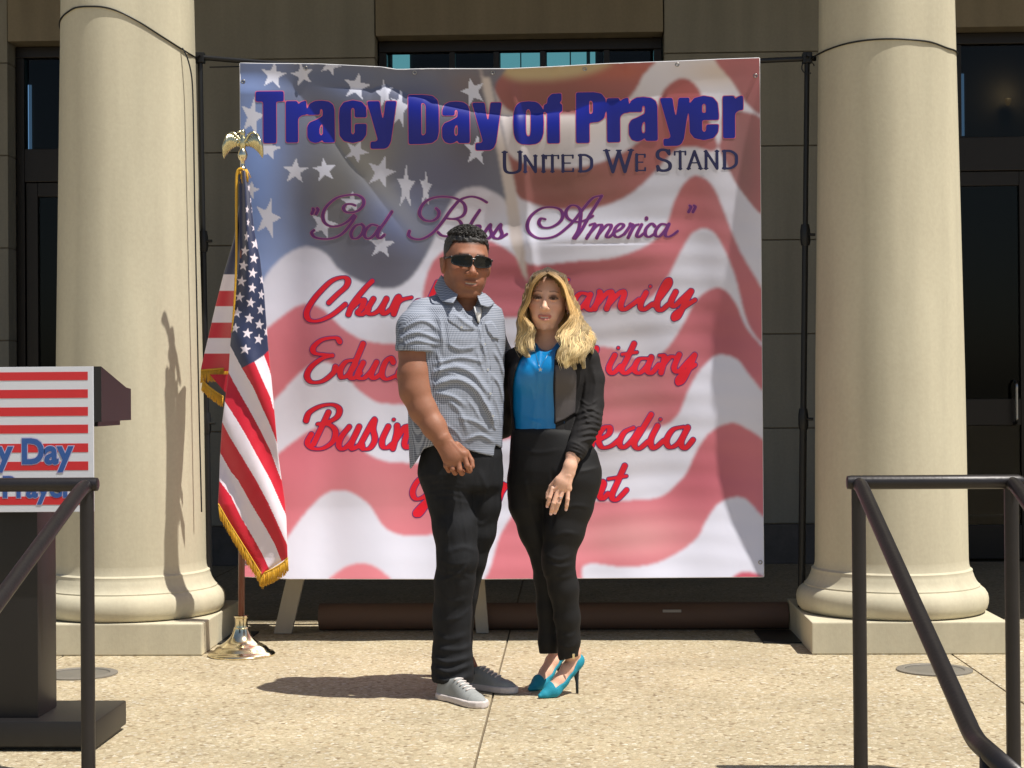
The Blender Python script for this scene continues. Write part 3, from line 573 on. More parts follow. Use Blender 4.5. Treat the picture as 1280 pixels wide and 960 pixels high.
# --- red brush script
def a5(*p): return T(370, 330, 3.556, p)
def a4(*p): return T(640, 320, 2.824, p)
def a6(*p): return T(740, 330, 3.097, p)
def lw(ch, x, y, s=1.0):               # lower case brush letters for the words' hidden middles; x left, y baseline, x height about 20
    g = {'a': [[(14, -18), (6, -17), (1, -8), (4, -1), (10, -5), (16, -18)], [(16, -17), (12, -5), (15, 0), (20, -5)]], 'c': [[(13, -15), (9, -18), (2, -10), (2, -2), (8, 0), (15, -5)]],
         'e': [[(3, -8), (12, -13), (11, -18), (5, -15), (1, -6), (6, 0), (15, -5)]], 'h': [[(18, -42), (8, -20), (1, 0)], [(4, -8), (12, -17), (16, -15), (12, -3), (15, 0), (20, -5)]],
         'i': [[(8, -17), (3, -5), (6, 0), (12, -5)], [(12, -25), (12.5, -25)]], 'n': [[(6, -17), (5, -12), (0, 0)], [(3, -6), (11, -17), (15, -15), (11, -3), (14, 0), (19, -5)]],
         'm': [[(5, -17), (0, 0)], [(2, -6), (9, -17), (12, -14), (8, 0)], [(10, -7), (17, -17), (20, -14), (17, -3), (20, 0), (25, -5)]], 'o': [[(12, -16), (6, -18), (1, -8), (4, 0), (11, -4), (14, -12), (10, -17)]],
         'r': [[(4, -17), (5, -15), (0, 0)], [(3, -8), (9, -16), (14, -16)]], 's': [[(0, -3), (9, -18), (10, -12), (12, -5), (7, 0), (2, -3)]], 't': [[(13, -32), (5, -8), (6, 0), (13, -5)], [(2, -19), (15, -21)]],
         'v': [[(2, -17), (3, -4), (6, 0), (14, -12), (15, -18), (19, -16)]], 'l': [[(3, -6), (16, -34), (14, -38), (8, -26), (2, -6), (5, 0), (11, -5)]]}[ch]
    return [[(x + a * s, y + b_ * s) for a, b_ in p] for p in g]
bs = [a5((150, 160), (190, 122), (228, 88), (236, 60), (215, 47), (165, 62), (110, 112), (70, 162), (50, 205), (62, 236), (105, 240), (165, 214), (224, 168)), a5((345, 65), (310, 100), (260, 162), (238, 212)), a5((245, 192), (288, 152), (308, 152), (296, 185), (280, 205), (298, 214), (330, 190)),
      a5((350, 145), (322, 195), (340, 213), (375, 195), (408, 148)), a5((408, 145), (388, 190), (398, 212), (430, 190)), a5((432, 190), (458, 138), (462, 150), (440, 212)), a5((450, 170), (478, 150), (520, 140)),
      *lw('c', 516, 391), *lw('h', 532, 391, .95),
      T(640, 320, 2.824, [(85, 120), (110, 90), (150, 78), (205, 82)]), a4((170, 80), (135, 140), (105, 185), (70, 195)), a4((110, 142), (170, 132)),
      a4((278, 136), (248, 130), (226, 155), (228, 182), (250, 180), (278, 145)), a4((282, 135), (268, 176), (284, 190), (305, 165)), a6((34, 106), (36, 116), (16, 172)), a6((24, 156), (68, 108), (82, 116), (62, 172)), a6((68, 158), (116, 108), (130, 116), (116, 160), (128, 177), (160, 158), (186, 138)),
      a6((214, 112), (192, 158), (204, 178), (238, 156)), a6((230, 88), (231, 88)), a6((244, 160), (275, 122), (303, 82), (301, 62), (284, 82), (262, 130), (256, 166), (270, 181), (300, 158)), a6((328, 110), (310, 148), (322, 166), (352, 138), (386, 106)), a6((388, 108), (362, 155), (338, 204), (322, 214), (326, 194), (362, 168), (402, 142)),
      a5((198, 335), (180, 317), (120, 325), (80, 358), (85, 384), (130, 392), (165, 396), (120, 408), (70, 445), (50, 485), (70, 514), (120, 510), (168, 474), (178, 448)), a5((258, 418), (225, 425), (200, 460), (205, 494), (235, 482), (268, 435)), a5((302, 345), (270, 420), (242, 480), (255, 500), (290, 475)),
      a5((302, 430), (276, 485), (300, 500), (336, 470), (362, 428)), a5((362, 428), (338, 480), (350, 500), (382, 478)), a5((436, 428), (425, 408), (400, 430), (385, 480), (405, 504), (450, 488)),
      *lw('a', 498, 473), *lw('t', 518, 473), *lw('i', 532, 473), *lw('o', 545, 473), *lw('n', 561, 473),
      [(640, 470), (668, 432), (664, 470)], [(666, 462), (696, 430), (690, 472), (700, 466)], *lw('i', 712, 471), *lw('l', 731, 471, .95), a4((366, 350), (345, 394), (358, 414), (386, 388)), a4((378, 324), (379, 324)), a4((434, 310), (405, 370), (390, 400), (405, 414), (435, 390)), a4((392, 347), (444, 340)),
      a4((478, 362), (450, 366), (434, 400), (452, 414), (480, 388), (494, 358)), a4((494, 360), (480, 402), (494, 414), (520, 385)), a4((522, 352), (540, 358), (528, 412)), a4((530, 392), (560, 358), (584, 362)), a4((592, 350), (574, 394), (588, 410), (625, 372), (646, 350)), a4((646, 352), (622, 408), (602, 444), (588, 450), (594, 426), (648, 386)),
      a5((45, 685), (60, 650), (110, 622), (165, 616), (194, 636), (184, 670), (140, 695), (95, 702)), a5((145, 650), (112, 720), (78, 790)), a5((100, 700), (150, 706), (176, 735), (164, 780), (120, 810), (72, 810), (50, 785), (68, 748)),
      a5((238, 715), (202, 760), (190, 798), (210, 814), (250, 778), (282, 715)), a5((282, 715), (248, 788), (252, 814), (285, 795)), a5((284, 800), (348, 685), (344, 725), (352, 772), (330, 810), (300, 814), (294, 796)), a5((412, 715), (386, 770), (386, 802), (405, 810), (435, 788)), a5((436, 684), (438, 684)),
      a5((452, 712), (450, 745), (432, 812)), a5((445, 775), (485, 718), (500, 725), (484, 790), (496, 810), (520, 790)), *lw('e', 514, 558), *lw('s', 530, 558), *lw('s', 546, 558),
      [(690, 556), (718, 516), (712, 556)], [(715, 548), (744, 514), (740, 556)],
      a4((305, 650), (342, 628), (346, 604), (325, 606), (305, 640), (318, 674), (350, 670), (382, 645)), a4((430, 606), (398, 622), (380, 658), (394, 676), (425, 650), (450, 612)), a4((492, 560), (456, 620), (432, 662), (448, 680), (480, 655)), a4((514, 600), (490, 650), (500, 679), (535, 652)), a4((524, 577), (525, 577)),
      a4((606, 604), (568, 614), (545, 652), (558, 676), (590, 658), (620, 606)), a4((620, 608), (596, 658), (610, 680), (638, 650)),
      [(545, 606), (541, 592), (525, 597), (516, 612), (520, 622), (532, 618), (542, 604)], [(543, 604), (536, 624), (524, 642), (520, 638), (536, 622), (552, 614)],
      *lw('o', 556, 624, 1.1), *lw('v', 578, 624, 1.1), *lw('e', 602, 624, 1.1), *lw('r', 624, 623, 1.1), *lw('n', 645, 623, 1.1), *lw('m', 672, 623, 1.1), *lw('e', 708, 623, 1.1), *lw('n', 736, 623, 1.25),
      a4((398, 740), (372, 798), (352, 846), (368, 860), (404, 825)), a4((340, 786), (404, 776))]
box = (376, 336, 880, 652); D = sdf_strokes([(p, 2.0, 3.9) for p in bs], box, 1.0)
child(fill_mesh(D - .7, box[0], box[1], 1.0, 'list_outline', M['txt_edge'], .0012), banner)
o = child(fill_mesh(D + .25, box[0], box[1], 1.0, 'list_lettering', M['txt_red'], .002), banner); o['label'] = 'red brush script list of words with violet edges'
# eyelets
for ex, ey in ((306, 96), (947, 97), (948, 703), (306, 703), (385, 80), (522, 82), (620, 83), (735, 82), (850, 80)):
    p = surf(np.array(ex), np.array(ey), .002); ct = MB()
    v = []; 
    ct.tube([p + np.array((.008 * math.cos(a), 0, .008 * math.sin(a))) for a in np.linspace(0, 2 * math.pi, 13)], .0025, 6, cap=False)
    child(ct.build('eyelet', M['steel'], None, smooth=True), banner)

# ------------------------------------------------------------------ frame that carries the banner
frame = empty('banner_stand', 'black steel pole stand holding the big flag banner between the columns', 'stand', (0, YBN + .02, 0))
YP = YBN + .03
def V3(px, py, Y): return P(px, py, Y)
for pxt, pxb in ((250, 262), (1009, 1001)):
    a, b_ = V3(pxt, 66, YP), V3(pxb, 745, YP); b_.z = max(b_.z, .02); base = Vector((b_.x, YP, .02))
    def at_(z_): 
        t = (a.z - z_) / (a.z - base.z); return a.lerp(base, t)
    pole = child(MB().tube([a, at_(1.9)], .0125, 14).tube([at_(1.92), at_(1.02)], .0145, 14).tube([at_(1.04), base], .0175, 14).build('pole', M['pole'], None, auto=40), frame)
    for zc in (1.9, 1.03):
        q = at_(zc); child(MB().lathe([(.0, -.05), (.02, -.05), (.024, -.03), (.024, .02), (.019, .05), (0, .05)], 16, q, cap=False).tube([q + Vector((.015, -.01, 0)), q + Vector((.045, -.012, 0))], .007, 8).build('collar', M['pole'], None, auto=40), frame)
    child(MB().box((base.x - .2, YP - .2, .001), (base.x + .2, YP + .2, .008), .002).build('base_plate', M['pole'], None), frame)
    q = at_(a.z - .02); child(MB().box((q.x - .022, YP - .022, q.z - .03), (q.x + .022, YP + .022, q.z + .02), .004).tube([q + Vector((0, -.02, 0)), q + Vector((0, -.055, 0))], .008, 8).build('clamp', M['pole'], None), frame)
a, b_ = V3(243, 71, YP), V3(1020, 73, YP)
child(MB().tube([Vector(q) for q in smooth_pts([tuple(V3(x, y, YP)) for x, y in ((243, 71), (302, 76), (420, 85), (560, 93), (700, 92), (850, 83), (951, 76), (1020, 73))], 4)], .0125, 12).build('cross_bar', M['pole'], None, smooth=True), frame)
child(MB().tube([V3(262, 84, YP), V3(302, 83, YP)], .0035, 6).build('cord', M['pole'], None), frame)
hk = [V3(1004, 80, YP) + Vector((0, -.02, 0)) + Vector((.03 * math.cos(t) + .02, 0, .03 * math.sin(t) - .02)) for t in np.linspace(.2, 5.2, 12)]
child(MB().tube(hk, .003, 6).build('hook', M['pole'], None), frame)
# wires round the columns
def wrap(cx, z0, pts_px, name, lab, pole_px):
    w = []
    for px, py in pts_px:               # follow the shaft's surface
        d = ray(px, py); z_guess = 1.16 + d.z / d.y * (YC - .3); R = float(np.interp(z_guess, [.385, 1.2, 3.0], [.349, .341, .309])) + .004
        ox, oy = -cx, -YC; A = d.x ** 2 + d.y ** 2; B = 2 * (d.x * ox + d.y * oy); Cc = ox * ox + oy * oy - R * R; disc = B * B - 4 * A * Cc
        t = (-B - math.sqrt(max(disc, 0))) / (2 * A); p = Vector((d.x * t, d.y * t, CAM_H + d.z * t)); w.append(p)
    k0, k1 = w[0], w[-1]
    e = Vector(V3(*pole_px, YP))
    if abs(e.x - k0.x) < abs(e.x - k1.x): w = w[::-1]
    last = w[-1]; first = w[0]
    # carry on round the back from the far side
    a0 = math.atan2(first.y - YC, first.x - cx); rr = math.hypot(first.y - YC, first.x - cx); a1 = math.atan2(e.y - YC, e.x - cx)
    sgn = -1 if e.x > cx else 1
    if sgn == -1: a1 = a1 if a1 < a0 - .5 else a1 - 2 * math.pi; 
    a0_ = a0 if sgn == 1 else a0
    n = 14; back = []
    end = (math.pi * .5)
    for i in range(1, n):
        ang = a0 + (-1 if e.x > cx else 1) * (math.pi * .95) * i / n
        back.append(Vector((cx + rr * math.cos(ang), YC + rr * math.sin(ang), first.z + (e.z - first.z) * i / n)))
    full = back[::-1] + w + [e]
    o = MB().tube([Vector(q) for q in smooth_pts([tuple(q) for q in full], 4)], .0042, 6).build(name, M['pole'], None, smooth=True)
    return tag(o, lab, 'wire', 'wires tying the stand to the columns')
wrap(cxL, 0, [(86, 14), (95, 9.5), (110, 8), (130, 9), (150, 15), (175, 28), (200, 44), (222, 58), (238, 68)], 'tie_wire', 'thin dark wire looped round the upper left column, sloping down to the pole', (247, 73))
wrap(cxR, 0, [(1026, 66), (1040, 60), (1060, 54), (1085, 50), (1115, 48.5), (1145, 50), (1165, 53), (1184, 60)], 'tie_wire', 'thin dark wire looped level round the upper right column', (1012, 74))
w = [Vector(P(x, y, YC - .14)) for x, y in smooth_pts([(228, 60), (234, 72), (239, 92), (241, 118), (242, 170), (243.5, 260), (246, 380), (249, 520), (252, 640)], 6)]
o = MB().tube(w, .0035, 6).build('hanging_cord', M['pole'], None, smooth=True); tag(o, 'loose end of cord hanging down the right edge of the left column', 'cord')

# ------------------------------------------------------------------ things behind and under the banner
tube_y = G(700, 792).y + .14
a, b_ = P(400, 778, tube_y), P(984, 776, tube_y)
roll = empty('cardboard_roll', 'long brown cardboard tube lying on the paving behind the banner', 'tube', (0, tube_y, 0))
M['kraft'] = mat('brown_cardboard', (.15, .088, .06), .7, noise=(5, .5, (.11, .064, .045)), bump=(60, .0006), stretch=(.2, 1, 1))
R_ = .066
rt = [Vector((a.x, tube_y, R_ + .001)), Vector((b_.x, tube_y, R_ + .001))]
child(MB().tube(rt, R_, 32, cap=False).tube([rt[0] + Vector((.001, 0, 0)), rt[1] - Vector((.001, 0, 0))], R_ - .006, 24, cap=False).build('tube_wall', M['kraft'], None, smooth=True), roll)
child(MB().tube([rt[0] + Vector((.03, 0, 0)), rt[0] + Vector((.04, 0, 0))], R_ - .007, 24).build('end_plug', mat('plug', (.05, .03, .02), .8), None), roll)
lb = P(840, 760, tube_y - R_); 
child(MB().box((lb.x - .045, tube_y - R_ * .93 - .004, R_ * 1.38), (lb.x + .045, tube_y - R_ * .93 + .0, R_ * 1.58)).build('label', mat('paper_label', (.4, .36, .32), .7), None), roll)
M['timber'] = mat('pale_timber_leg', (.42, .38, .31), .7, noise=(9, .5, (.33, .29, .23)), stretch=(1, 1, .2), bump=(50, .0006))
prop = empty('wooden_brace', 'pale timber prop legs standing under the lower edge of the banner', 'brace', (0, YBN + .08, 0))
YL = G(360, 793).y
for (x0, y0, x1, y1, w_) in ((373, 700, 353, 795, .086), (594, 690, 603, 795, .060)):
    a, b_ = P(x0, y0, YL), P(x1, y1, YL); dv = (b_ - a).normalized(); a = a - dv * .62; b_.z = .004
    a.y += .13; sd = Vector((w_ / 2, 0, 0))
    q = [a - sd, a + sd, b_ + sd, b_ - sd]
    child(MB().prism(q, (0, .035, 0)).build('leg', M['timber'], None), prop)
a, b_ = P(361, 715, YL + .07), P(610, 715, YL + .07)
child(MB().box((a.x - .1, YL + .17, .75), (b_.x + .1, YL + .2, .84)).build('rail', M['timber'], None), prop)

# ================================================================== FLAG ON ITS STAND
fb = G(302, 819); YF_ = fb.y
flag = empty('flag_on_stand', 'gold fringed American flag draped on a brown pole with an eagle on top', 'flag', (fb.x, YF_, 0))
M['brass'] = mat('polished_brass', (.80, .71, .50), .15, 1, noise=(30, .3, (.62, .52, .32))); M['gold_eagle'] = mat('gold_eagle', (.72, .66, .42), .26, 1, noise=(60, .5, (.40, .36, .2)), bump=(120, .001))
M['polewood'] = mat('varnished_brown_pole', (.16, .05, .03), .3, noise=(20, .4, (.10, .03, .02)), stretch=(1, 1, .1))
M['fringe'] = mat('gold_fringe', (.75, .42, .03), .5, noise=(140, .5, (.52, .27, .02)))
prof = [(.0, .0), (.148, .0), (.150, .006), (.143, .014), (.128, .020), (.122, .024), (.112, .036), (.092, .048), (.086, .050), (.070, .062), (.052, .078), (.043, .092), (.037, .108), (.034, .118), (.034, .122), (.030, .124), (.028, .135), (.0285, .165), (.032, .168), (.032, .176), (.02, .178), (0, .178)]
child(MB().lathe(prof, 72, (fb.x, YF_, .001), cap=False).build('base', M['brass'], None, auto=28), flag)
ptop = P(304, 213, YF_)
child(MB().tube([(fb.x, YF_, .17), ptop], .0145, 20).build('pole', M['polewood'], None, smooth=True), flag)
# finial: ball, eagle body, head and spread wings
q = P(303.5, 210, YF_); E = P(303.5, 181, YF_); s_ = 2100 / YF_
fin = MB().lathe([(.012, -.012), (.016, -.010), (.016, 0), (.009, .004), (.009, (210 - 201) / s_), (.016, (210 - 200) / s_), (.021, (210 - 196) / s_), (.022, (210 - 193) / s_), (.018, (210 - 189) / s_), (.011, (210 - 186) / s_)], 20, q, cap=False).build('spindle', M['brass'], None, smooth=True)
child(fin, flag)
bdy = MB().lathe([(.0, -.024), (.010, -.018), (.015, .0), (.017, .018), (.015, .034), (.010, .044), (.010, .050), (.0125, .058), (.011, .068), (.005, .074), (0, .075)], 16, (E.x, E.y, E.z - .006), cap=False)
hd = Vector((E.x, E.y, E.z + .055)); bdy.tube([hd + Vector((-.004, -.006, .004)), hd + Vector((-.02, -.012, 0)), hd + Vector((-.026, -.013, -.006))], .005, 8, radii=[.007, .004, .001])
child(bdy.build('eagle_body', M['gold_eagle'], None, smooth=True), flag)
for sg in (-1, 1):
    for k in range(9):                  # each wing is a fan of feathers hanging from a raised shoulder
        t = k / 8; root = E + Vector((sg * (.012 + .055 * math.sin(t * 1.5)), -.004 - .004 * t, .014 + .045 * math.sin(t * 2.0) * (1 - .35 * t)))
        tip = E + Vector((sg * (.020 + .066 * t ** .75), .008, -.016 - .044 * t ** 1.6 + .008 * (1 - t)))
        mid = root.lerp(tip, .5) + Vector((sg * .007, -.004, .002))
        m_ = MB().tube([root, mid, tip.lerp(mid, .3), tip], .006, 8, radii=[.0085, .0095, .007, .0015]); child(m_.build('feather', M['gold_eagle'], None, smooth=True), flag)
    arc = [E + Vector((sg * x, -.006, z)) for x, z in ((.008, .012), (.022, .034), (.040, .052), (.056, .050), (.074, .028), (.087, -.012))]
    child(MB().tube([Vector(p) for p in smooth_pts([tuple(p) for p in arc], 4)], .006, 8, radii=list(np.linspace(.009, .003, 21))).build('wing_edge', M['gold_eagle'], None, smooth=True), flag)

# ---- cloth
def ruled(L_, R_, y0, y1, ny, nx, depth, colour, name):
    ys = np.linspace(y0, y1, ny); lx = np.interp(ys, [p[1] for p in L_], [p[0] for p in L_]); rx = np.interp(ys, [p[1] for p in R_], [p[0] for p in R_])
    s = np.linspace(0, 1, nx); X = lx[:, None] * (1 - s) + rx[:, None] * s; Yp = np.repeat(ys[:, None], nx, 1); dep = depth(X, Yp, s[None, :])
    V = np.zeros((ny, nx, 3))
    base = np.array([[tuple(ray(0, 0))]]);
    r0 = np.array(CR @ Vector((0, 0, -1))); rxv = np.array(CR @ Vector((1, 0, 0))); ryv = np.array(CR @ Vector((0, 1, 0)))
    R = r0 + (X[..., None] - 640) / F_PX * rxv + (480 - Yp[..., None]) / F_PX * ryv
    t = dep / R[..., 1]; V = R * t[..., None]; V[..., 2] += CAM_H
    ii = np.arange(ny * nx).reshape(ny, nx); Q = np.stack([ii[:-1, :-1], ii[1:, :-1], ii[1:, 1:], ii[:-1, 1:]], -1).reshape(-1, 4)
    me = fast_mesh(name, V.reshape(-1, 3), Q); set_col(me, colour(X, Yp).reshape(-1, 3)); return me, V
Lf = [(299, 213), (299, 250), (300, 320), (293, 373), (288, 430), (286, 463), (281, 502), (277.5, 530), (275, 572), (274, 602), (272.5, 631), (297.5, 671), (326, 717.5)]
Rf = [(308, 213), (312, 235), (318, 290), (325, 323), (330, 365), (335, 432), (338, 462), (342, 503), (345, 538), (348, 570), (352, 600), (356, 625), (358, 650), (359.5, 697), (327, 718)]
c_red, c_wht, c_blu = srgb(206, 22, 48), srgb(238, 226, 236), srgb(46, 54, 88)
def col_front(X, Y):
    c = np.zeros(X.shape + (3,)) + c_red
    def bd(pts): pts = sorted(pts, key=lambda p: p[1]); return np.interp(Y, [p[1] for p in pts], [p[0] for p in pts])
    A = bd([(318, 452), (328, 475), (338, 497), (343, 517), (347, 530)]); A2 = bd([(330, 444), (336, 460), (342, 480)])
    B = bd([(288, 432), (302.5, 460), (317, 485), (328, 510), (338, 532), (345, 550), (352, 570)]); C_ = bd([(280, 455), (289, 472), (300, 492), (312, 513), (325, 537), (338, 563), (345, 583), (351.5, 600), (357, 623), (362, 640)])
    D_ = bd([(270, 480), (281, 502), (295, 523), (308, 545), (322, 571), (338, 600), (349, 625), (357, 643), (362, 655)]); E_ = bd([(268, 510), (279, 530), (288, 547), (302, 570), (320, 600), (335, 628), (345, 650), (359, 681), (364, 692)])
    F_ = bd([(264, 545), (276, 567), (289, 590), (297.5, 600), (313, 628), (331, 658), (343.5, 680), (352, 702), (360, 722)]); G_ = bd([(260, 580), (274.5, 601), (288.6, 620), (301, 646), (317, 673), (327.6, 692), (337, 712), (342, 725)])
    def put(m, col):
        c[m] = col
    put((X > A) & (X < A2), c_wht); put((X < B) & (X > C_), c_wht); put((X < D_) & (X > E_), c_wht); put((X < F_) & (X > G_), c_wht)
    cant = inpoly(X, Y, [(280, 200), (340, 200), (336.5, 437), (330, 444), (318, 452), (302.5, 460), (295, 446), (288, 432), (280, 425)]); put(cant, c_blu)
    for sx_, sy_, w_ in [(380, 35, .5), (445, 90, .9), (367, 142, .85), (435, 198, .95), (357, 252, 1), (425, 308, .95), (342, 370, 1.05), (495, 358, .5), (422, 420, .9), (327, 488, 1), (490, 470, .65), (410, 530, .95), (308, 605, 1), (485, 583, .8), (400, 648, 1), (475, 695, .95), (295, 720, .85), (385, 760, 1.1), (527, 748, .5), (470, 805, 1), (370, 880, 1.15)]:
        put(inpoly(X, Y, star(245 + sx_ / 6, 290 + sy_ / 6, 6.6, 8, w_, 1.08)) & cant, c_wht)
    for sx_, sy_, w_ in [(310, 278, .4), (318, 285, .8), (309, 262, .5), (314, 250, .4), (316, 262, .5), (311, 235, .35)]: put(inpoly(X, Y, star(sx_, sy_, 5, 10, w_, 1.1)) & cant, c_wht)
    return c
def dep_front(X, Y, s):
    k = sst(Y, 300, 480); u = (X - 300) * .89 - (Y - 460) * .42            # across the stripes
    return YF_ - .012 - .030 * np.sin(np.clip(s, 0, 1) * math.pi) ** .7 - .014 * k * np.sin(u / 8.5) - .0028 * k * np.sin(u / 4.2 + Y / 40.) - .012 * (1 - k) * np.sin(s * 9 + Y / 90.) - .0007 * np.sin(Y / 5. + X / 3.) * k - .030 * s * k
me, _ = ruled(Lf, Rf, 213, 718, 560, 90, dep_front, col_front, 'flag_front')
M['satin'] = mat('flag_nylon', rough=.42, attr='Col', bump=(180, .0006, 3), spec=.45)
N, L, b = nodes(M['satin']); b.inputs['Sheen Weight'].default_value = .25
c1 = child(link('front_fold', me, M['satin'], None, True), flag); c1['label'] = 'front fold of the flag with white stars and slanting stripes'
sm_ = c1.modifiers.new('thick', 'SOLIDIFY'); sm_.thickness = .0012; sm_.offset = 0
def col_back(X, Y):
    c = np.zeros(X.shape + (3,)) + c_blu
    for i, (a, b_) in enumerate([(343, 363), (363, 382.5), (382.5, 403), (403, 422.5), (422.5, 442), (442, 480)]): c[(Y >= a) & (Y < b_)] = c_wht if i % 2 == 0 else c_red
    return c
Lb = [(300, 250), (292, 300), (280, 341), (270, 380), (260, 423), (252.5, 455), (251, 463)]; Rb = [(303, 250), (303, 463)]
me, _ = ruled(Lb, Rb, 250, 464, 200, 50, lambda X, Y, s: YF_ + .030 + .010 * np.sin(s * 7 + Y / 80.) + .16 * (1 - s) * sst(Y, 250, 400), col_back, 'flag_back')
c2 = child(link('back_fold', me, M['satin'], None, True), flag); c2['label'] = 'hanging back fold of the flag with level stripes'
sm_ = c2.modifiers.new('thick', 'SOLIDIFY'); sm_.thickness = .0012; sm_.offset = 0
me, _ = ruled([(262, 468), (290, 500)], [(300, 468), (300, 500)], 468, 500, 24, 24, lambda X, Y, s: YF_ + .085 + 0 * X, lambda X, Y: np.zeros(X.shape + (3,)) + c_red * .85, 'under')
c3 = child(link('under_fold', me, M['satin'], None, True), flag)
def fringe(path, dirv, ln, Yoff, name='fringe', n=6):
    fr = MB(); q = smooth_pts(path, 40)
    acc = 0; last = q[0]; 
    for k in range(1, len(q)):
        a = P(q[k][0], q[k][1], YF_ + Yoff); l_ = ln * random.uniform(.86, 1.05) / (2100 / YF_)
        d = Vector((dirv[0], random.uniform(-.06, .06), dirv[1])).normalized() + Vector((random.uniform(-.07, .07), 0, 0))
        o0 = Vector((0, random.uniform(-.002, .002), 0)); fr.tube([a + o0 - d * .004, a + o0 + d * l_ * .5 + Vector((random.uniform(-.001, .001), 0, 0)), a + o0 + d * l_], .0013, 5, radii=[.0013, .0015, .0011])
    fr.tube([P(x, y, YF_ + Yoff - .001) for x, y in q[::6]] + [P(*q[-1], YF_ + Yoff - .001)], .003, 6)
    o = child(fr.build(name, M['fringe'], None, smooth=True), flag); return o
fringe([(273, 630), (285, 651), (297.5, 671), (312, 694), (326, 717)], (.12, -1), 19, -.05)
fringe([(326, 717), (335, 714), (345, 709), (354, 703), (359.5, 697)], (0, -1), 17, -.052)
fringe([(251, 463), (262, 462), (275, 461), (286, 461)], (-.02, -1), 16, .10)
fringe([(253, 476), (262, 484), (270, 490), (279, 496)], (-.12, -1), 13, .09)
fr = MB(); pts = [P(x, y, YF_ - .022) for x, y in smooth_pts([(303, 211), (296.5, 216), (295.5, 250), (295.5, 320), (293.5, 370), (290.5, 410)], 12)]
fr.tube(pts, .0045, 8, radii=list(np.linspace(.0075, .004, len(pts))))
for k in range(150):
    t = random.random() * (len(pts) - 1.01); a = pts[int(t)].lerp(pts[int(t) + 1], t % 1); fr.tube([a, a + Vector((random.uniform(-.006, .004), -.004, -.022))], .0012, 4)
child(fr.build('fringe', M['fringe'], None, smooth=True), flag)
fr = MB()
for k in range(40): 
    a = P(303 + random.uniform(-3, 6), 212 + random.uniform(-1, 5), YF_ - .02 + random.uniform(-.01, .01)); fr.tube([a, a + Vector((random.uniform(-.005, .02), -.004, -random.uniform(.03, .06)))], .0022, 5)
child(fr.build('tassel', M['fringe'], None, smooth=True), flag)

# ================================================================== LECTERN AND ITS SIGN
YL_ = 5.46
lect = empty('lectern', 'dark brown wooden lectern at the left edge, standing on a flat square base', 'lectern', (-2.0, YL_ + .2, 0))
def X_at(px, Y): return P(px, 600, Y).x
def Z_at(px, py, Y): return P(px, py, Y).z
xr = X_at(120, YL_ - .0); xl = xr - .86
child(MB().box((xl, YL_ - .02, .016), (xr, YL_ + .36, .1), .007).build('base', M['podium'], None, auto=30), lect)
child(MB().box((xl + .05, YL_ + .02, .001), (xr - .012, YL_ + .33, .016)).build('foot', M['pole'], None), lect)
xcr = X_at(45, YL_ + .03)
child(MB().box((xcr - .40, YL_ + .04, .1005), (xcr, YL_ + .24, 1.09), .003).build('post', M['podium'], None, auto=30), lect)
xt = X_at(117, YL_) + .03; y0_, y1_ = YL_ - .01, YL_ + .36
zt0, zt1, zbt = Z_at(117, 458, y0_), Z_at(157, 486, y1_), Z_at(157, 525, y1_)
prof = [(y0_, zbt - .0), (y0_, zt0), (y1_ - .06, zt1 + .004), (y1_, zt1), (y1_, zbt)]
xle = xt - .80
child(MB().prism([(xt, y, z) for y, z in prof], (-.80, 0, 0)).build('desk_box', M['podium'], None), lect)
child(MB().box((xle + .03, y0_ + .03, zbt - .016), (xt - .02, y1_ - .07, zbt - .001)).build('shelf_lip', M['pole'], None), lect)
# sign
sy = y0_ - .012; sxr = X_at(117, sy); zt, zbm = Z_at(60, 458.5, sy), Z_at(60, 640, sy); sxl = sxr - .615
sign = empty('event_sign', 'red and white striped board reading Tracy Day of Prayer on the lectern front', 'sign', (sxr, sy, zbm))
M['board'] = mat('white_foam_board', srgb(205, 208, 216), .5, bump=(40, .0003)); M['signred'] = mat('sign_red', srgb(196, 40, 46), .5, noise=(30, .2, srgb(180, 36, 42))); M['signblue'] = mat('sign_blue', srgb(44, 84, 150), .5); M['signpink'] = mat('sign_lilac_edge', srgb(178, 170, 205), .5)
child(MB().box((sxl, sy, zbm), (sxr, sy + .009, zt), .001).build('board', M['board'], None), sign)
for a, b_ in ((465, 475.4), (487, 497.6), (509, 520), (531, 541.7), (554.5, 565.5), (577, 588), (599.5, 610), (620.5, 631)):
    child(MB().box((sxl + .018, sy - .0008, Z_at(60, b_, sy)), (X_at(110.5, sy), sy + .001, Z_at(60, a, sy))).build('stripe', M['signred'], None), sign)
def text(body, px_right, py_base, cap_px, Y, m, name, off=0., dy=0., sx=1, parent=None, lab=None):
    cu = bpy.data.curves.new(name, 'FONT'); cu.body = body; cu.align_x = 'RIGHT'; cu.offset = off; cu.size = 1; cu.extrude = .0; cu.resolution_u = 4
    tmp = bpy.data.objects.new(name + '_tmp', cu); COL.objects.link(tmp); dg = bpy.context.evaluated_depsgraph_get(); me = bpy.data.meshes.new_from_object(tmp.evaluated_get(dg)); bpy.data.objects.remove(tmp)
    co = np.zeros(len(me.vertices) * 3); me.vertices.foreach_get('co', co); co = co.reshape(-1, 3)
    s = cap_px / .70 / (2100 / Y); r = X_at(px_right, Y); zb_ = Z_at(60, py_base, Y)
    v = np.stack([r + co[:, 0] * s * sx, np.full(len(co), Y - dy), zb_ + co[:, 1] * s], -1); me.vertices.foreach_set('co', v.ravel()); me.update()
    o = child(link(name, me, m), parent)
    if lab: o['label'] = lab
    return o
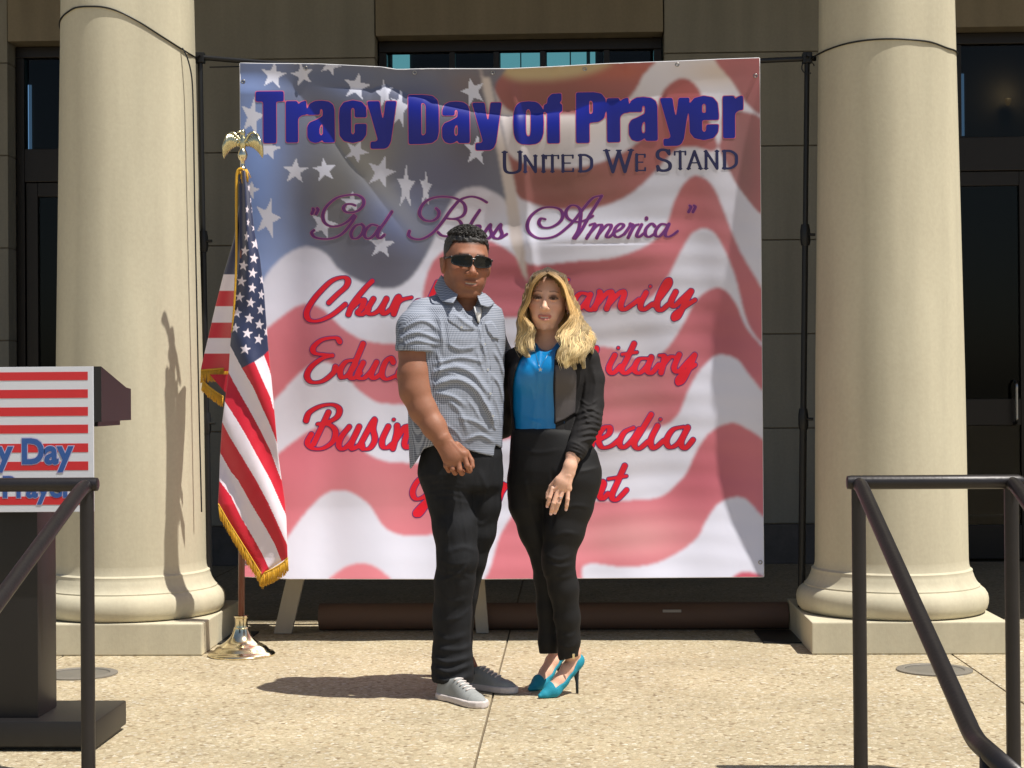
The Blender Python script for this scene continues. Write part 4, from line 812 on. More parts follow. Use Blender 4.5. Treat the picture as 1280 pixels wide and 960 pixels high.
for body, pr, pb in (('Tracy Day', 90.5, 579), ('of Prayer', 91, 621)):
    text(body, pr, pb, 31 if 'Day' in body else 26, sy, M['signpink'], 'lettering_edge', .055, .0012, .92, sign)
    text(body, pr, pb, 31 if 'Day' in body else 26, sy, M['signblue'], 'lettering', .032, .002, .92, sign)

# ================================================================== HAND RAILS AT THE HEAD OF THE STEPS
YR = 5.04; RR = .0212
def arc(a, c, b_, n=8):                 # rounded corner a-c-b
    a, c, b_ = Vector(a), Vector(c), Vector(b_); return [a * (1 - t) ** 2 + c * 2 * t * (1 - t) + b_ * t * t for t in np.linspace(0, 1, n)]
def rail_set(xa, xb, ztop, label):      # xa: corner nearest the middle; xb: outer corner
    t = empty('hand_rail', label, 'railing', (xa, YR, -.15), 0, 'painted pipe railings at the head of the steps')
    sg = 1 if xb > xa else -1; A_ = Vector((xa, YR, ztop)); B_ = Vector((xb, YR, ztop))
    child(MB().tube([A_ - Vector((sg * .035, 0, 0)), A_ - Vector((sg * .033, 0, 0)), A_ - Vector((sg * .02, 0, 0)), A_.lerp(B_, .5), B_ + Vector((sg * .02, 0, 0)), B_ + Vector((sg * .035, 0, 0))], RR, 20, radii=[RR * .7, RR * .93, RR, RR, RR, RR * .7]).build('top_bar', M['rail'], None, auto=50), t)
    for X in (xa, xb):
        zl = ztop - .472; p0 = Vector((X, YR - .004, ztop - .006)); p1 = Vector((X, YR - .05, ztop - .008)); p2 = Vector((X, YR - 1.43, zl)); p3 = Vector((X, YR - 1.78, zl - .002))
        pts = [p0] + arc(p0.lerp(p1, .5), p1, p1.lerp(p2, .05)) + arc(p2.lerp(p1, .035), p2, p2.lerp(p3, .16)) + [p3]
        child(MB().tube(pts, RR, 20).build('sloping_rail', M['rail'], None, smooth=True), t)
        child(MB().tube([(X, YR, -.149), (X, YR, ztop - RR * .6)], RR, 20).tube([(X, YR, -.1495), (X, YR, -.142)], .045, 24).build('post', M['rail'], None, auto=40), t)
        child(MB().tube([(X, YR - 1.56, -.8), (X, YR - 1.56, zl + .0)], RR, 20).build('post', M['rail'], None, smooth=True), t)
a = P(1073, 603, YR); b_ = P(1264, 602, YR); rail_set(a.x, b_.x, a.z, 'dark painted pipe railing in front of the right column')
a = P(108.5, 605.5, YR); rail_set(a.x, a.x - (b_.x - P(1073, 603, YR).x), a.z, 'dark painted pipe railing in front of the lectern at left')

# ================================================================== IMPLICIT SURFACES FOR THE FIGURES
_Ri = np.array(CR.inverted())
def proj(p):                            # world -> photograph pixels (used only to look up pattern and fold lines)
    q = (p - np.array([0, 0, CAM_H])) @ _Ri.T; return 640 + F_PX * q[..., 0] / -q[..., 2], 480 - F_PX * q[..., 1] / -q[..., 2]
def v3(p): return np.array(p, float)
def Bp(px, py, Y): return np.array(P(px, py, Y))
class Cap:
    def __init__(s, a, b, ra, rb=None, flat=None): s.a, s.b, s.ra, s.rb = v3(a), v3(b), ra, ra if rb is None else rb; s.flat = flat
    def __call__(s, p):
        a, b = s.a, s.b; q = p - a; v = b - a
        if s.flat is not None:
            w = v3(s.flat[0]); w = w / np.linalg.norm(w); f = s.flat[1] - 1
            q = q + (q @ w)[..., None] * w * f; v = v + (v @ w) * w * f
        t = np.clip((q @ v) / (v @ v + 1e-12), 0, 1); return np.linalg.norm(q - t[..., None] * v, axis=-1) - (s.ra + (s.rb - s.ra) * t)
class Ell:
    def __init__(s, c, r, R=None): s.c, s.r, s.R = v3(c), v3(r), R
    def __call__(s, p):
        q = p - s.c
        if s.R is not None: q = q @ s.R
        k0 = np.linalg.norm(q / s.r, axis=-1); k1 = np.linalg.norm(q / s.r ** 2, axis=-1) + 1e-9; return k0 * (k0 - 1) / k1
class Loft:                             # stack of turned ellipses: rows of (z, cx, cy, a, b)
    def __init__(s, rows, yaw=0, e=2.0, cap=.02): s.r = np.array(sorted(rows)); s.c, s.s_ = math.cos(yaw), math.sin(yaw); s.e = e; s.cap = cap
    def __call__(s, p):
        z = p[..., 2]; zz = np.clip(z, s.r[0, 0], s.r[-1, 0]); cx, cy, a, b = [np.interp(zz, s.r[:, 0], s.r[:, k]) for k in (1, 2, 3, 4)]
        x, y = p[..., 0] - cx, p[..., 1] - cy; u = (x * s.c + y * s.s_) / a; w = (-x * s.s_ + y * s.c) / b
        k = (np.abs(u) ** s.e + np.abs(w) ** s.e) ** (1 / s.e); d = (k - 1) * np.minimum(a, b)
        return smax(d, np.abs(z - (s.r[0, 0] + s.r[-1, 0]) / 2) - (s.r[-1, 0] - s.r[0, 0]) / 2, s.cap)
CUR = [None, 0.]
def far(f, pad=.06):
    if CUR[0] is None: return False
    return float(f(CUR[0])[0]) - CUR[1] > pad
def umin(fs, p, k):
    d = None
    for f in fs:
        if d is not None and far(f): continue
        e = f(p); d = e if d is None else smin(d, e, k)
    return d
def smin(a, b, k):
    if k <= 0: return np.minimum(a, b)
    h = np.maximum(k - np.abs(a - b), 0) / k; return np.minimum(a, b) - h * h * k * .25
def smax(a, b, k): return -smin(-a, -b, k)
class U:                                # smooth union of (prim, k); k < 0 carves
    def __init__(s, *it): s.it = list(it)
    def add(s, f, k=.01): s.it.append((f, k)); return s
    def sub(s, f, k=.005): s.it.append((f, -k)); return s
    def __call__(s, p):
        d = None
        for f, k in s.it:
            if d is not None and far(f): continue
            e = f(p); d = e if d is None else (smin(d, e, k) if k >= 0 else smax(d, -e, -k))
        return d
def chain(pts, rads, flat=None): return [Cap(pts[i], pts[i + 1], rads[i], rads[i + 1], flat) for i in range(len(pts) - 1)]
def chain_u(u, pts, rads, k=.012, flat=None):
    for c in chain(pts, rads, flat): u.add(c, k)
def wob(p, f, seed, n=5):
    rs = np.random.RandomState(seed); o = 0
    for i in range(n):
        d = rs.normal(size=3); d /= np.linalg.norm(d); o = o + np.sin((p @ d) * f * rs.uniform(.7, 1.5) + rs.uniform(0, 6))
    return o / n
def nets(f, lo, hi, h, margin=.012):
    """surface nets on the blocks the surface passes through"""
    lo = np.array(lo, float); hi = np.array(hi, float); BS = 8; H = BS * h; nb = np.ceil((hi - lo) / H).astype(int)
    g = np.stack(np.meshgrid(*[np.arange(n) for n in nb], indexing='ij'), -1).reshape(-1, 3)
    keep = []
    for ch in np.array_split(g, max(1, len(g) // 60000)):
        c = lo + (ch + .5) * H; keep.append(ch[np.abs(f(c)) < H * .9 + margin])
    g = np.concatenate(keep); o = np.stack(np.meshgrid(*[np.arange(BS + 1)] * 3, indexing='ij'), -1).reshape(-1, 3)
    NN = nb * BS + 1; cid = lambda c: (c[..., 0] * NN[1] + c[..., 1]) * NN[2] + c[..., 2]
    IDs, VPs, FQ = [], [], []
    sup = g // 4; key = (sup[:, 0] * 4096 + sup[:, 1]) * 4096 + sup[:, 2]; od = np.argsort(key, kind='stable'); g = g[od]; key = key[od]
    cuts = np.nonzero(np.diff(key))[0] + 1
    for ch in np.split(g, cuts):
        if len(ch) == 0: continue
        blo, bhi = lo + ch.min(0) * H, lo + (ch.max(0) + 1) * H; CUR[0] = ((blo + bhi) / 2)[None]; CUR[1] = float(np.linalg.norm(bhi - blo) / 2)
        base = ch * BS; P_ = lo + (base[:, None, :] + o[None]) * h; D = f(P_.reshape(-1, 3)).reshape(len(ch), BS + 1, BS + 1, BS + 1).astype(np.float64)
        c8 = [D[:, i:i + BS, j:j + BS, k:k + BS] for i in (0, 1) for j in (0, 1) for k in (0, 1)]
        s8 = sum((c < 0).astype(int) for c in c8); act = (s8 > 0) & (s8 < 8)
        w = np.nonzero(act); 
        if len(w[0]):
            vals = np.stack([c[w] for c in c8], -1); offs = np.array([(i, j, k) for i in (0, 1) for j in (0, 1) for k in (0, 1)], float)
            acc = np.zeros((len(w[0]), 3)); cnt = np.zeros(len(w[0]))
            for a in range(8):
                for b in range(a + 1, 8):
                    if np.abs(offs[a] - offs[b]).sum() != 1: continue
                    m = (vals[:, a] < 0) != (vals[:, b] < 0); t = np.where(m, vals[:, a] / np.where(m, vals[:, a] - vals[:, b], 1), 0)
                    acc += np.where(m[:, None], offs[a] + (offs[b] - offs[a]) * t[:, None], 0); cnt += m
            cell = base[w[0]] + np.stack(w[1:], -1); IDs.append(cid(cell)); VPs.append(lo + (cell + acc / cnt[:, None]) * h)
        for ax in range(3):
            sl = [slice(0, BS)] * 3; s0 = D[(slice(None), *sl)]; sl2 = list(sl); sl2[ax] = slice(1, BS + 1); s1 = D[(slice(None), *sl2)]
            m = (s0 < 0) != (s1 < 0); w = np.nonzero(m)
            if not len(w[0]): continue
            e = base[w[0]] + np.stack(w[1:], -1); neg = s0[w] < 0; a1, a2 = [(1, 2), (2, 0), (0, 1)][ax]; d1 = np.zeros(3, int); d1[a1] = 1; d2 = np.zeros(3, int); d2[a2] = 1
            q = np.stack([cid(e - d1 - d2), cid(e - d2), cid(e), cid(e - d1)], -1); q[~neg] = q[~neg][:, ::-1]; ok = (e[:, a1] > 0) & (e[:, a2] > 0); FQ.append(q[ok])
    CUR[0] = None
    IDs = np.concatenate(IDs); VPs = np.concatenate(VPs); u, idx = np.unique(IDs, return_index=True); VPs = VPs[idx]; F = np.concatenate(FQ)
    j = np.searchsorted(u, F); j = np.clip(j, 0, len(u) - 1); ok = (u[j] == F).all(1); return VPs, j[ok]
def zwarped(f, lo, hi, zones, st=1.9):  # coarser steps in height where clothes cover the figure
    zs = [lo[2]]; us = [lo[2]]
    for z0, z1 in sorted(zones): zs += [z0, z1]; us.append(us[-1] + z0 - zs[-3]); us.append(us[-1] + (z1 - z0) / st)
    zs.append(hi[2]); us.append(us[-1] + zs[-1] - zs[-2]); W_ = lambda p: np.concatenate([p[..., :2], np.interp(p[..., 2:], us, zs)], -1)
    def g(p):
        sv = list(CUR)
        if CUR[0] is not None: CUR[0] = W_(CUR[0]); CUR[1] = CUR[1] * st
        r = f(W_(p)); CUR[0], CUR[1] = sv; return r
    return g, (hi[0], hi[1], us[-1]), W_
def body_mesh(name, f, lo, hi, h, m, person, colour=None, relax=1, lab=None, zones=None):
    if zones:
        g, hi2, W_ = zwarped(f, lo, hi, zones); V, Q = nets(g, lo, hi2, h, .02); V = W_(V)
    else: V, Q = nets(f, lo, hi, h)
    for _ in range(relax):
        s = np.zeros_like(V); n = np.zeros(len(V))
        for a, b in ((0, 1), (1, 2), (2, 3), (3, 0)):
            for x, y in ((a, b), (b, a)):
                for k in range(3): s[:, k] += np.bincount(Q[:, x], V[Q[:, y], k], len(V))
                n += np.bincount(Q[:, x], minlength=len(V))
        V = V * .5 + s / np.maximum(n, 1)[:, None] * .5
    me = fast_mesh(name, V, Q)
    if colour is not None: set_col(me, colour(V))
    o = child(link(name, me, m, None, True), person)
    if lab: o['label'] = lab
    return o
def fold_disp(px, py, folds):           # raised creases that follow traced lines
    o = np.zeros(px.shape)
    for pts, w, a in folds:
        q = smooth_pts(pts, 4) if len(pts) > 2 else np.array(pts, float)
        x0, y0 = q.min(0) - 3 * w; x1, y1 = q.max(0) + 3 * w; m = (px > x0) & (px < x1) & (py > y0) & (py < y1)
        if not m.any(): continue
        X, Y = px[m], py[m]; d = seg_d(X, Y, list(q)); e = np.minimum(np.hypot(X - q[0][0], Y - q[0][1]), np.hypot(X - q[-1][0], Y - q[-1][1]))
        o[m] += a * np.exp(-(d / w) ** 2) * (.35 + .65 * np.clip(e / (3 * w), 0, 1))
    return o

# ------------------------------------------------------------------ head shared by both people (metres, face looks along +y)
class Head:
    def __init__(s, centre, yaw, pitch, roll, sc, male):
        s.c = v3(centre); s.sc = sc; s.male = male
        R = Matrix.Rotation(yaw + math.pi, 3, 'Z') @ Matrix.Rotation(roll, 3, 'Y') @ Matrix.Rotation(pitch, 3, 'X'); s.R = np.array(R)
        u = U(); mw = 1.0 if male else .96
        u.add(Ell((0, -.018, .038), (.0765, .096, .084)), 0)
        u.add(Ell((0, .020, -.020), (.066 * mw + .002, .068, .080)), .03)
        for sx in (-1, 1):
            u.add(Cap((sx * .050 * mw, -.008, -.045), (sx * .026 * mw, .052, -.096), .024 if male else .016, .018 if male else .012), .03)
            u.add(Ell((sx * .042 * mw, .056, -.020), (.022, .020, .020)), .022)
            u.add(Ell((sx * .030 * mw, .062, -.058), (.020, .020, .022)), .02)
        u.add(Ell((0, .068, -.098), (.024 if male else .016, .016, .015)), .02)
        u.add(Cap((-.034, .070, .030), (.034, .070, .030), .012 if male else .009), .022)
        u.add(Ell((0, .068, -.064), (.030, .020, .022)), .014)
        for sx in (-1, 1): u.sub(Ell((sx * .031, .094, .010), (.020, .016, .0125)), .014)
        u.add(Cap((0, .080, .018), (0, .104, -.024), .0075, .0105), .012)
        u.add(Ell((0, .106, -.027), (.0125 if male else .0095, .010, .0095)), .008)
        for sx in (-1, 1):
            u.add(Ell((sx * (.0145 if male else .0115), .094, -.031), (.0085, .010, .008)), .006)
            u.sub(Ell((sx * .007, .100, -.038), (.0038, .006, .003)), .003)
        lw_ = .029 if male else .0265; th = .0042 if male else .0055
        zc = -.0655
        for sx in (-1, 1):              # smiling lips, corners a little raised
            u.add(Cap((0, .0905, zc + .0062), (sx * lw_ * .55, .0885, zc + .0078), th, th), .004); u.add(Cap((sx * lw_ * .55, .0885, zc + .0078), (sx * lw_, .079, zc + .0080), th, .0022), .004)
            u.add(Cap((0, .0895, zc - .0085), (sx * lw_ * .55, .0865, zc - .0056), th * 1.15, th), .004); u.add(Cap((sx * lw_ * .55, .0865, zc - .0056), (sx * lw_, .079, zc + .0070), th, .0022), .004)
            u.sub(Cap((0, .097, zc - .0008), (sx * lw_ * .78, .0905, zc + .0042), .0038, .0022), .0028)
            u.add(Ell((sx * .031, .0735, .0105), (.0128, .0128, .0118)), .001)
            u.add(Cap((sx * .019, .0815, .0150), (sx * .031, .0872, .0195), .0026, .0030), .003); u.add(Cap((sx * .031, .0872, .0195), (sx * .0445, .078, .0155), .0030, .0024), .003)
            u.add(Cap((sx * .020, .0805, .0045), (sx * .032, .0845, .0015), .0022), .003); u.add(Cap((sx * .032, .0845, .0015), (sx * .044, .077, .006), .0022), .003)
            u.add(Ell((sx * .081, -.008, -.004), (.0095, .019, .031)), .005); u.add(Cap((sx * .088, -.022, .018), (sx * .086, -.018, -.010), .0060, .0045), .004); u.sub(Ell((sx * .093, .0, .000), (.006, .009, .013)), .004)
        u.sub(Cap((0, .098, -.052), (0, .097, -.044), .0018), .003)
        s.u = u
    def w(s, q): return s.c + s.R @ (v3(q) * s.sc)
    def loc(s, p): return ((p - s.c) @ s.R) / s.sc
    def __call__(s, p):
        sv = list(CUR)
        if CUR[0] is not None: CUR[0] = s.loc(CUR[0]); CUR[1] = CUR[1] / s.sc
        r = s.u(s.loc(p)) * s.sc; CUR[0], CUR[1] = sv; return r

def hand_fingers(u, pts_list, r, k=.004):
    for pts, rr in pts_list: chain_u(u, pts, [r * q for q in rr], k)
M['skin_m'] = mat('skin_tan', rough=.56, attr='Col', noise=(90, .22, (.20, .085, .045)), bump=(320, .0003, 3), spec=.4); M['skin_w'] = mat('skin_fair', rough=.54, attr='Col', noise=(110, .10, (.50, .20, .14)), bump=(320, .0002, 3), spec=.4)
for k in ('skin_m', 'skin_w'):
    N, L, b = nodes(M[k]); b.inputs['Subsurface Weight'].default_value = .12; b.inputs['Subsurface Scale'].default_value = .01; b.inputs['Subsurface Radius'].default_value = (1, .35, .2)

# ================================================================== THE MAN
YM = 6.42; sM = 2100 / YM
def m3(px, py, d=0): return Bp(px, py, YM + d)
def rm(r): return r / sM
man = empty('person', 'man in sunglasses, grey checked short-sleeved shirt and dark jeans, standing left', 'person', (float(m3(575, 880)[0]), YM, 0), 0)
hm = Head(m3(583, 332, -.02), math.radians(17), math.radians(-3), math.radians(-4), 1.085, True)
body = U((hm, 0))
chain_u(body, [hm.w((0, -.022, -.05)), m3(580, 384, .03), m3(576, 402, .04)], [.064, .068, .07], .025)
chain_u(body, [m3(574, 410, .03), m3(571, 480, .02), m3(574, 570, .02)], [.06, .05, .05], .03)
arm = [m3(524, 402, -.06), m3(520, 440, -.09), m3(519, 468, -.11), m3(521, 488, -.12), m3(530, 512, -.14), m3(543, 534, -.165), m3(552, 548, -.18)]
chain_u(body, [m3(560, 405, 0)] + arm, [.04] + [rm(x) for x in (16, 20.5, 21, 20.8, 17.8, 14.2, 11.3)], .02)
body.add(Ell(m3(513, 481, -.098), (.026, .032, .042)), .03); body.add(Ell(m3(527, 500, -.135), (.030, .034, .06)), .03)
hd_ = -.185
body.add(Cap(m3(553, 551, hd_), m3(566, 570, hd_ - .005), rm(11), rm(13.5), ((0, 1, 0), 1.7)), .014); body.add(Cap(m3(560, 573, hd_), m3(580, 568, hd_), rm(5.5), rm(6), None), .012)
F_m = [([m3(558, 571, hd_), m3(557.5, 582, hd_ - .006), m3(561, 588, hd_ + .015), m3(565, 584, hd_ + .034)], (.98, .95, .9, .8)), ([m3(564.5, 573, hd_ - .004), m3(565.5, 586, hd_ - .012), m3(569, 591, hd_ + .012), m3(571, 586, hd_ + .034)], (1.05, 1.0, .95, .85)),
       ([m3(572, 572, hd_ - .006), m3(574.5, 587, hd_ - .014), m3(577.5, 591.5, hd_ + .010), m3(578, 586, hd_ + .034)], (1.1, 1.02, 1, .9)), ([m3(579.5, 568, hd_ - .004), m3(584, 582, hd_ - .012), m3(587, 588, hd_ + .006), m3(584, 588, hd_ + .03)], (1.1, 1.02, 1, .9)),
       ([m3(571, 556, hd_ + .012), m3(583, 566, hd_ + .022), m3(589, 576, hd_ + .016), m3(590.5, 583, hd_ + .008)], (1.3, 1.15, 1.05, .9))]
hand_fingers(body, F_m, .0102)
for a, b_ in (((556, 553), (562, 570)), ((561, 552), (569, 570)), ((565, 552), (577, 566))): body.add(Cap(m3(*a, hd_ - .012), m3(*b_, hd_ - .018), .0026), .010)
# other arm round the woman's back, ending in its own hand
larm = [m3(608, 408, .04), m3(628, 448, .16), m3(648, 488, .25), m3(674, 500, .245), m3(684, 502, .235)]
chain_u(body, larm, [.040, .038, .038, .030, .028], .02)
body.add(Cap(m3(685, 502, .232), m3(697, 503, .22), .03, .034, ((0, 1, 0), 1.8)), .012)
for k in range(4): chain_u(body, [m3(697, 497 + 4.6 * k, .218), m3(706, 496 + 5.6 * k, .206), m3(713, 497 + 5.6 * k, .190)], [.0102, .0095, .0085], .004)
chain_u(body, [m3(687, 495, .232), m3(694, 487, .222), m3(701, 484, .21)], [.012, .011, .009], .005)
fA, fB = G(566, 864), G(590, 853)
for pts in ([m3(555, 600, -.02), m3(571, 700, -.05), m3(565, 800, 0), np.array((fA.x - .0, fA.y + .02, .09))], [m3(598, 600, .03), m3(588, 700, .05), m3(578, 745, .08), m3(573, 800, .125), m3(572, 838, .15)]): chain_u(body, pts, [.032, .026, .022, .022, .022][:len(pts)], .02)
for q_ in (G(560, 872), G(585, 859)): chain_u(body, [np.array((q_.x, q_.y, .10)), np.array((q_.x + .04, q_.y - .03, .035))], [.03, .022], .02)
sk = srgb(154, 104, 80); 
def col_man(V):
    q = hm.loc(V); x, y, z = q[:, 0], q[:, 1], q[:, 2]; c = np.zeros((len(V), 3)) + sk; n = wob(V, 70, 3)[:, None]; c = c * (1 + .06 * n)
    inh = (np.abs(x) < .1) & (np.abs(y) < .13) & (np.abs(z) < .14)
    def mixc(m, col): c[:] = c * (1 - m[:, None]) + np.array(col) * m[:, None]
    front = inh & (y > .02)
    beard = inh * .45 * sst(-z, .040, .065) * sst(y, -.01, .03) * (1 - gs(x, 0, .022) * gs(z, -.066, .010)); mixc(beard * .6, srgb(96, 62, 48))
    mixc(inh * .30 * gs(z, -.048, .006) * gs(x, 0, .024) * (y > .06), srgb(80, 52, 42))
    lips = front * (gs(x, 0, .025) ** .5) * gs(z, -.0665 + 3 * x * x, .0075) * (y > .07); mixc(np.clip(lips * .75, 0, 1), srgb(150, 82, 72))
    teeth = (front & (np.abs(x) < .019) & (np.abs(z + .0652 - 4 * x * x) < .0024) & (y > .06)); c[teeth] = srgb(176, 164, 154)
    brow = front * gs(z, .036 - 0 * x, .0045) * (np.abs(np.abs(x) - .031) < .017); mixc(brow * .85, srgb(35, 25, 20))
    mixc(inh * sst(z, .068, .078) * .8, srgb(30, 22, 20)); mixc(inh * .6 * (y < .0) * sst(z, -.01, .02) * (np.abs(x) < .08), srgb(30, 22, 20))
    mixc(front * .25 * gs(z, -.02, .03) * gs(np.abs(x), .045, .02), srgb(176, 90, 66)); mixc(front * .25 * gs(z, -.03, .012) * gs(x, 0, .012), srgb(190, 110, 84))
    px, py = proj(V); mixc((py > 556) * (py < 600) * (px < 600) * .18 * (wob(V, 260, 9) > .15), srgb(150, 80, 58))
    return c
allm = np.array([m3(480, 270, -.4), m3(740, 270, .4), m3(480, 890, -.3)])
body_mesh('body', body, (m3(485, 0)[0], YM - .36, .03), (m3(742, 0)[0], YM + .36, m3(0, 278)[2] + .01), .0024, M['skin_m'], man, col_man, zones=[(.16, m3(0, 604)[2]), (m3(0, 543)[2], m3(0, 398)[2])])

# hair: close cropped sides, curly top
hh = U()
hh.add(lambda p: hm.sc * Ell((0, -.022, .044), (.0810, .0985, .0855))(hm.loc(p)), 0)
def hair_m(p):
    q = hm.loc(p); d = hh(p) + hm.sc * 0
    x, y, z = q[..., 0], q[..., 1], q[..., 2]
    front = (.079 - z) + np.clip(np.abs(x) - .052, 0, 1) * 2.6 * -1 + 0 * x         # hairline on the brow, squared at the temples
    sides = np.where(y > -.035, .032 - z, .032 - z - np.clip(-y - .035, 0, 1) * 1.6)                                 # round the ears and down to the nape
    cutf = .004 * wob(p, 260, 15) + np.where(y > .012 + np.clip(.05 - np.abs(x), 0, 1) * 0, np.maximum(.080 - z - np.clip(np.abs(x) - .060, 0, .03) * 3.4, -1), sides)
    d = d + .0035 * (1 - sst(z, .03, .075)) * hm.sc
    d = smax(d - .004 * sst(z, .06, .10) * hm.sc - .0062 * wob(p, 330, 5, 6) * sst(z, .05, .085) - .0009 * wob(p, 700, 6), cutf * .8, .006)
    return d
M['hair_m'] = mat('black_curly_hair', (.014, .011, .010), .48, noise=(160, .6, (.03, .024, .02)), bump=(420, .0015, 4), spec=.6)
hr = body_mesh('hair', hair_m, hm.c - .16, hm.c + .17, .0026, M['hair_m'], man)
cl = MB()
for k in range(1300):                    # loose curls on the crown and fringe
    a = random.uniform(0, 2 * math.pi); e = random.uniform(.25, 1) ** .6 * math.pi / 2
    n = Vector((math.cos(a) * math.cos(e), math.sin(a) * math.cos(e), math.sin(e))); q = Vector((n.x * .082, -.022 + n.y * .101, .044 + n.z * .091))
    if q.z < .072 or (q.y > .03 and q.z < .082): continue
    c0 = Vector(hm.w(q)); N_ = Vector(hm.R @ np.array(n)); t1_ = N_.orthogonal().normalized(); t2_ = N_.cross(t1_); ph = random.uniform(0, 6); rr = random.uniform(.0030, .0058)
    pts = [c0 + N_ * (.001 + .0115 * t) + (t1_ * math.cos(ph + 7 * t) + t2_ * math.sin(ph + 7 * t)) * rr for t in np.linspace(0, 1, 7)]
    cl.tube(pts, .0015, 4, cap=False)
o = child(cl.build('curls', M['hair_m'], None, smooth=True), hr); 
# sunglasses
sg_ = child(mesh('sunglasses', [], [], None), man); bpy.data.objects.remove(sg_)
M['blackplastic'] = mat('black_plastic', (.008, .008, .009), .22, spec=.6); M['lens'] = mat('dark_lens', (.004, .005, .006), .12, spec=.35)
def face_pt(x, z, push=0): y = .101 - 5.6 * x * x - 40 * x ** 4 + push; return Vector(hm.w((x, y, z)))
fr_ = MB(); 
def lens_outline(s):
    pts = []
    for t in np.linspace(0, 2 * math.pi, 33)[:-1]:
        cx_, cz_ = math.cos(t), math.sin(t); ex = abs(cx_) ** .55 * math.copysign(1, cx_); ez = abs(cz_) ** .55 * math.copysign(1, cz_)
        pts.append((s * .0375 + ex * .0335, .0125 + ez * (.0185 - .0035 * ex * s)))
    return pts
for s in (-1, 1):
    ol = lens_outline(s); fr_.tube([face_pt(x, z) for x, z in ol + ol[:1]],   .0030, 8, cap=False)
fr_.tube([face_pt(x, .0200) for x in np.linspace(-.010, .010, 6)], .0034, 8)
for s in (-1, 1): fr_.tube([face_pt(s * .070, .022), Vector(hm.w((s * .078, .055, .021))), Vector(hm.w((s * .082, .0, .018))), Vector(hm.w((s * .083, -.018, .010)))], .003, 8, radii=[.0045, .0045, .003, .002])
sung = child(fr_.build('sunglasses', M['blackplastic'], None, smooth=True), man)
for s in (-1, 1):
    ol = lens_outline(s); v = [face_pt(s * .0375, .0125, -.0006)]; f = []
    for rr in (.35, .7, 1):
        v += [face_pt(s * .0375 + (x - s * .0375) * rr, .0125 + (z - .0125) * rr, -.0006) for x, z in ol]
    n = 32
    for j in range(n):
        f.append((0, 1 + j, 1 + (j + 1) % n))
        for r_ in range(2): f.append((1 + r_ * n + j, 1 + (r_ + 1) * n + j, 1 + (r_ + 1) * n + (j + 1) % n, 1 + r_ * n + (j + 1) % n))
    o = mesh('lens', v, f, M['lens'], None, True); child(o, man); o.parent = sung; o.matrix_parent_inverse = Matrix.Identity(4); sung_off = man.location.copy()
    o.matrix_parent_inverse = Matrix.Identity(4)

# shirt
yawM = math.radians(24)
def row(py, cx, half, dep, d=0, m3f=m3, s_=sM, yaw=yawM):
    hw = half / s_; a = math.sqrt(max((hw ** 2 - (dep * math.sin(yaw)) ** 2), 1e-5)) / math.cos(yaw); q = m3f(cx, py, d); return (q[2], q[0], q[1], a, dep)
shirt_core = Loft([row(372, 578, 26, .075, .03), row(378, 576, 40, .095, .03), row(386, 573, 53, .115, .02), row(400, 572, 57.5, .128, .01), row(425, 571.5, 59, .138, 0), row(450, 570.5, 59, .143, 0), row(490, 570, 58.5, .146, -.01), row(530, 570, 58, .145, -.01), row(560, 570, 57, .142, 0), row(590, 571, 57, .144, .0)], yawM, 2.25, .01)
sl_R = chain([m3(530, 398, -.035), m3(523, 412, -.075), m3(523, 430, -.088), m3(522.5, 446, -.092)], [rm(24), rm(27), rm(27), rm(27)])
sl_L = chain([m3(602, 398, .03), m3(612, 414, .08), m3(622, 440, .15), m3(632, 456, .19)], [rm(18), rm(18), rm(17), rm(17)])
HEM = ([505, 514, 522, 530, 545, 560, 583, 600, 617, 619, 626, 636], [585, 586, 574, 561, 556, 556, 562, 567, 571, 556, 560, 564])
V_neck = [(566, 360), (574, 374), (589, 392), (598, 407), (602, 392), (603, 376), (600, 362)]
F1 = [([(544, 455), (575, 447), (602, 452)], 3.2, .006), ([(541, 466), (568, 459), (592, 468), (611, 494)], 4.2, .011), ([(545, 481), (572, 474), (598, 490), (616, 524)], 4.6, .013), ([(548, 492), (566, 496), (580, 506)], 3.5, .007), ([(583, 550), (600, 544), (616, 552)], 3, .006), ([(574, 522), (596, 528), (612, 540)], 3.2, .005),
      ([(604, 500), (612, 512), (618, 530)], 2.6, .006), ([(618, 440), (626, 455), (630, 470)], 2.6, .006), ([(617, 470), (625, 482), (629, 500)], 2.6, .006), ([(560, 500), (575, 515), (584, 540)], 3.5, .005), ([(520, 540), (528, 555), (530, 570)], 3, .004), ([(546, 440), (551, 455), (548, 470)], 3, .005),
      ([(566, 386), (580, 402), (597, 412)], 2.8, .005), ([(548, 395), (552, 410), (551, 430)], 3, .005), ([(560, 430), (575, 436), (596, 433)], 2.6, .004), ([(600, 425), (606, 440), (602, 452)], 2.6, .005), ([(606, 392), (603, 405), (600, 420)], 2.6, .006)]
F2 = [([(500, 413), (520, 402), (534, 402), (547, 412)], 3, .007), ([(500, 424), (515, 416), (530, 417), (547, 424)], 3, .007), ([(504, 432), (520, 426), (536, 429), (547, 431)], 2.4, .005), ([(506, 398), (520, 392), (540, 394)], 3, .003), ([(498, 418), (505, 428)], 2.6, .004)]
placket = [(600, 404), (605, 425), (611, 450), (614, 480), (616, 505), (620, 533)]
flapL = [(560, 390), (566, 390), (592, 404), (593, 413), (577, 413), (560, 401)]; pockL = [(557, 401), (593, 414), (592, 438), (575, 442), (561, 433)]
flapR = [(606, 404), (614, 401), (630, 420), (629, 427), (616, 423), (609, 414)]
collar_prims = U()
for py_, r_, cx_ in ((364, 23, 576), (371, 25, 577)): pass
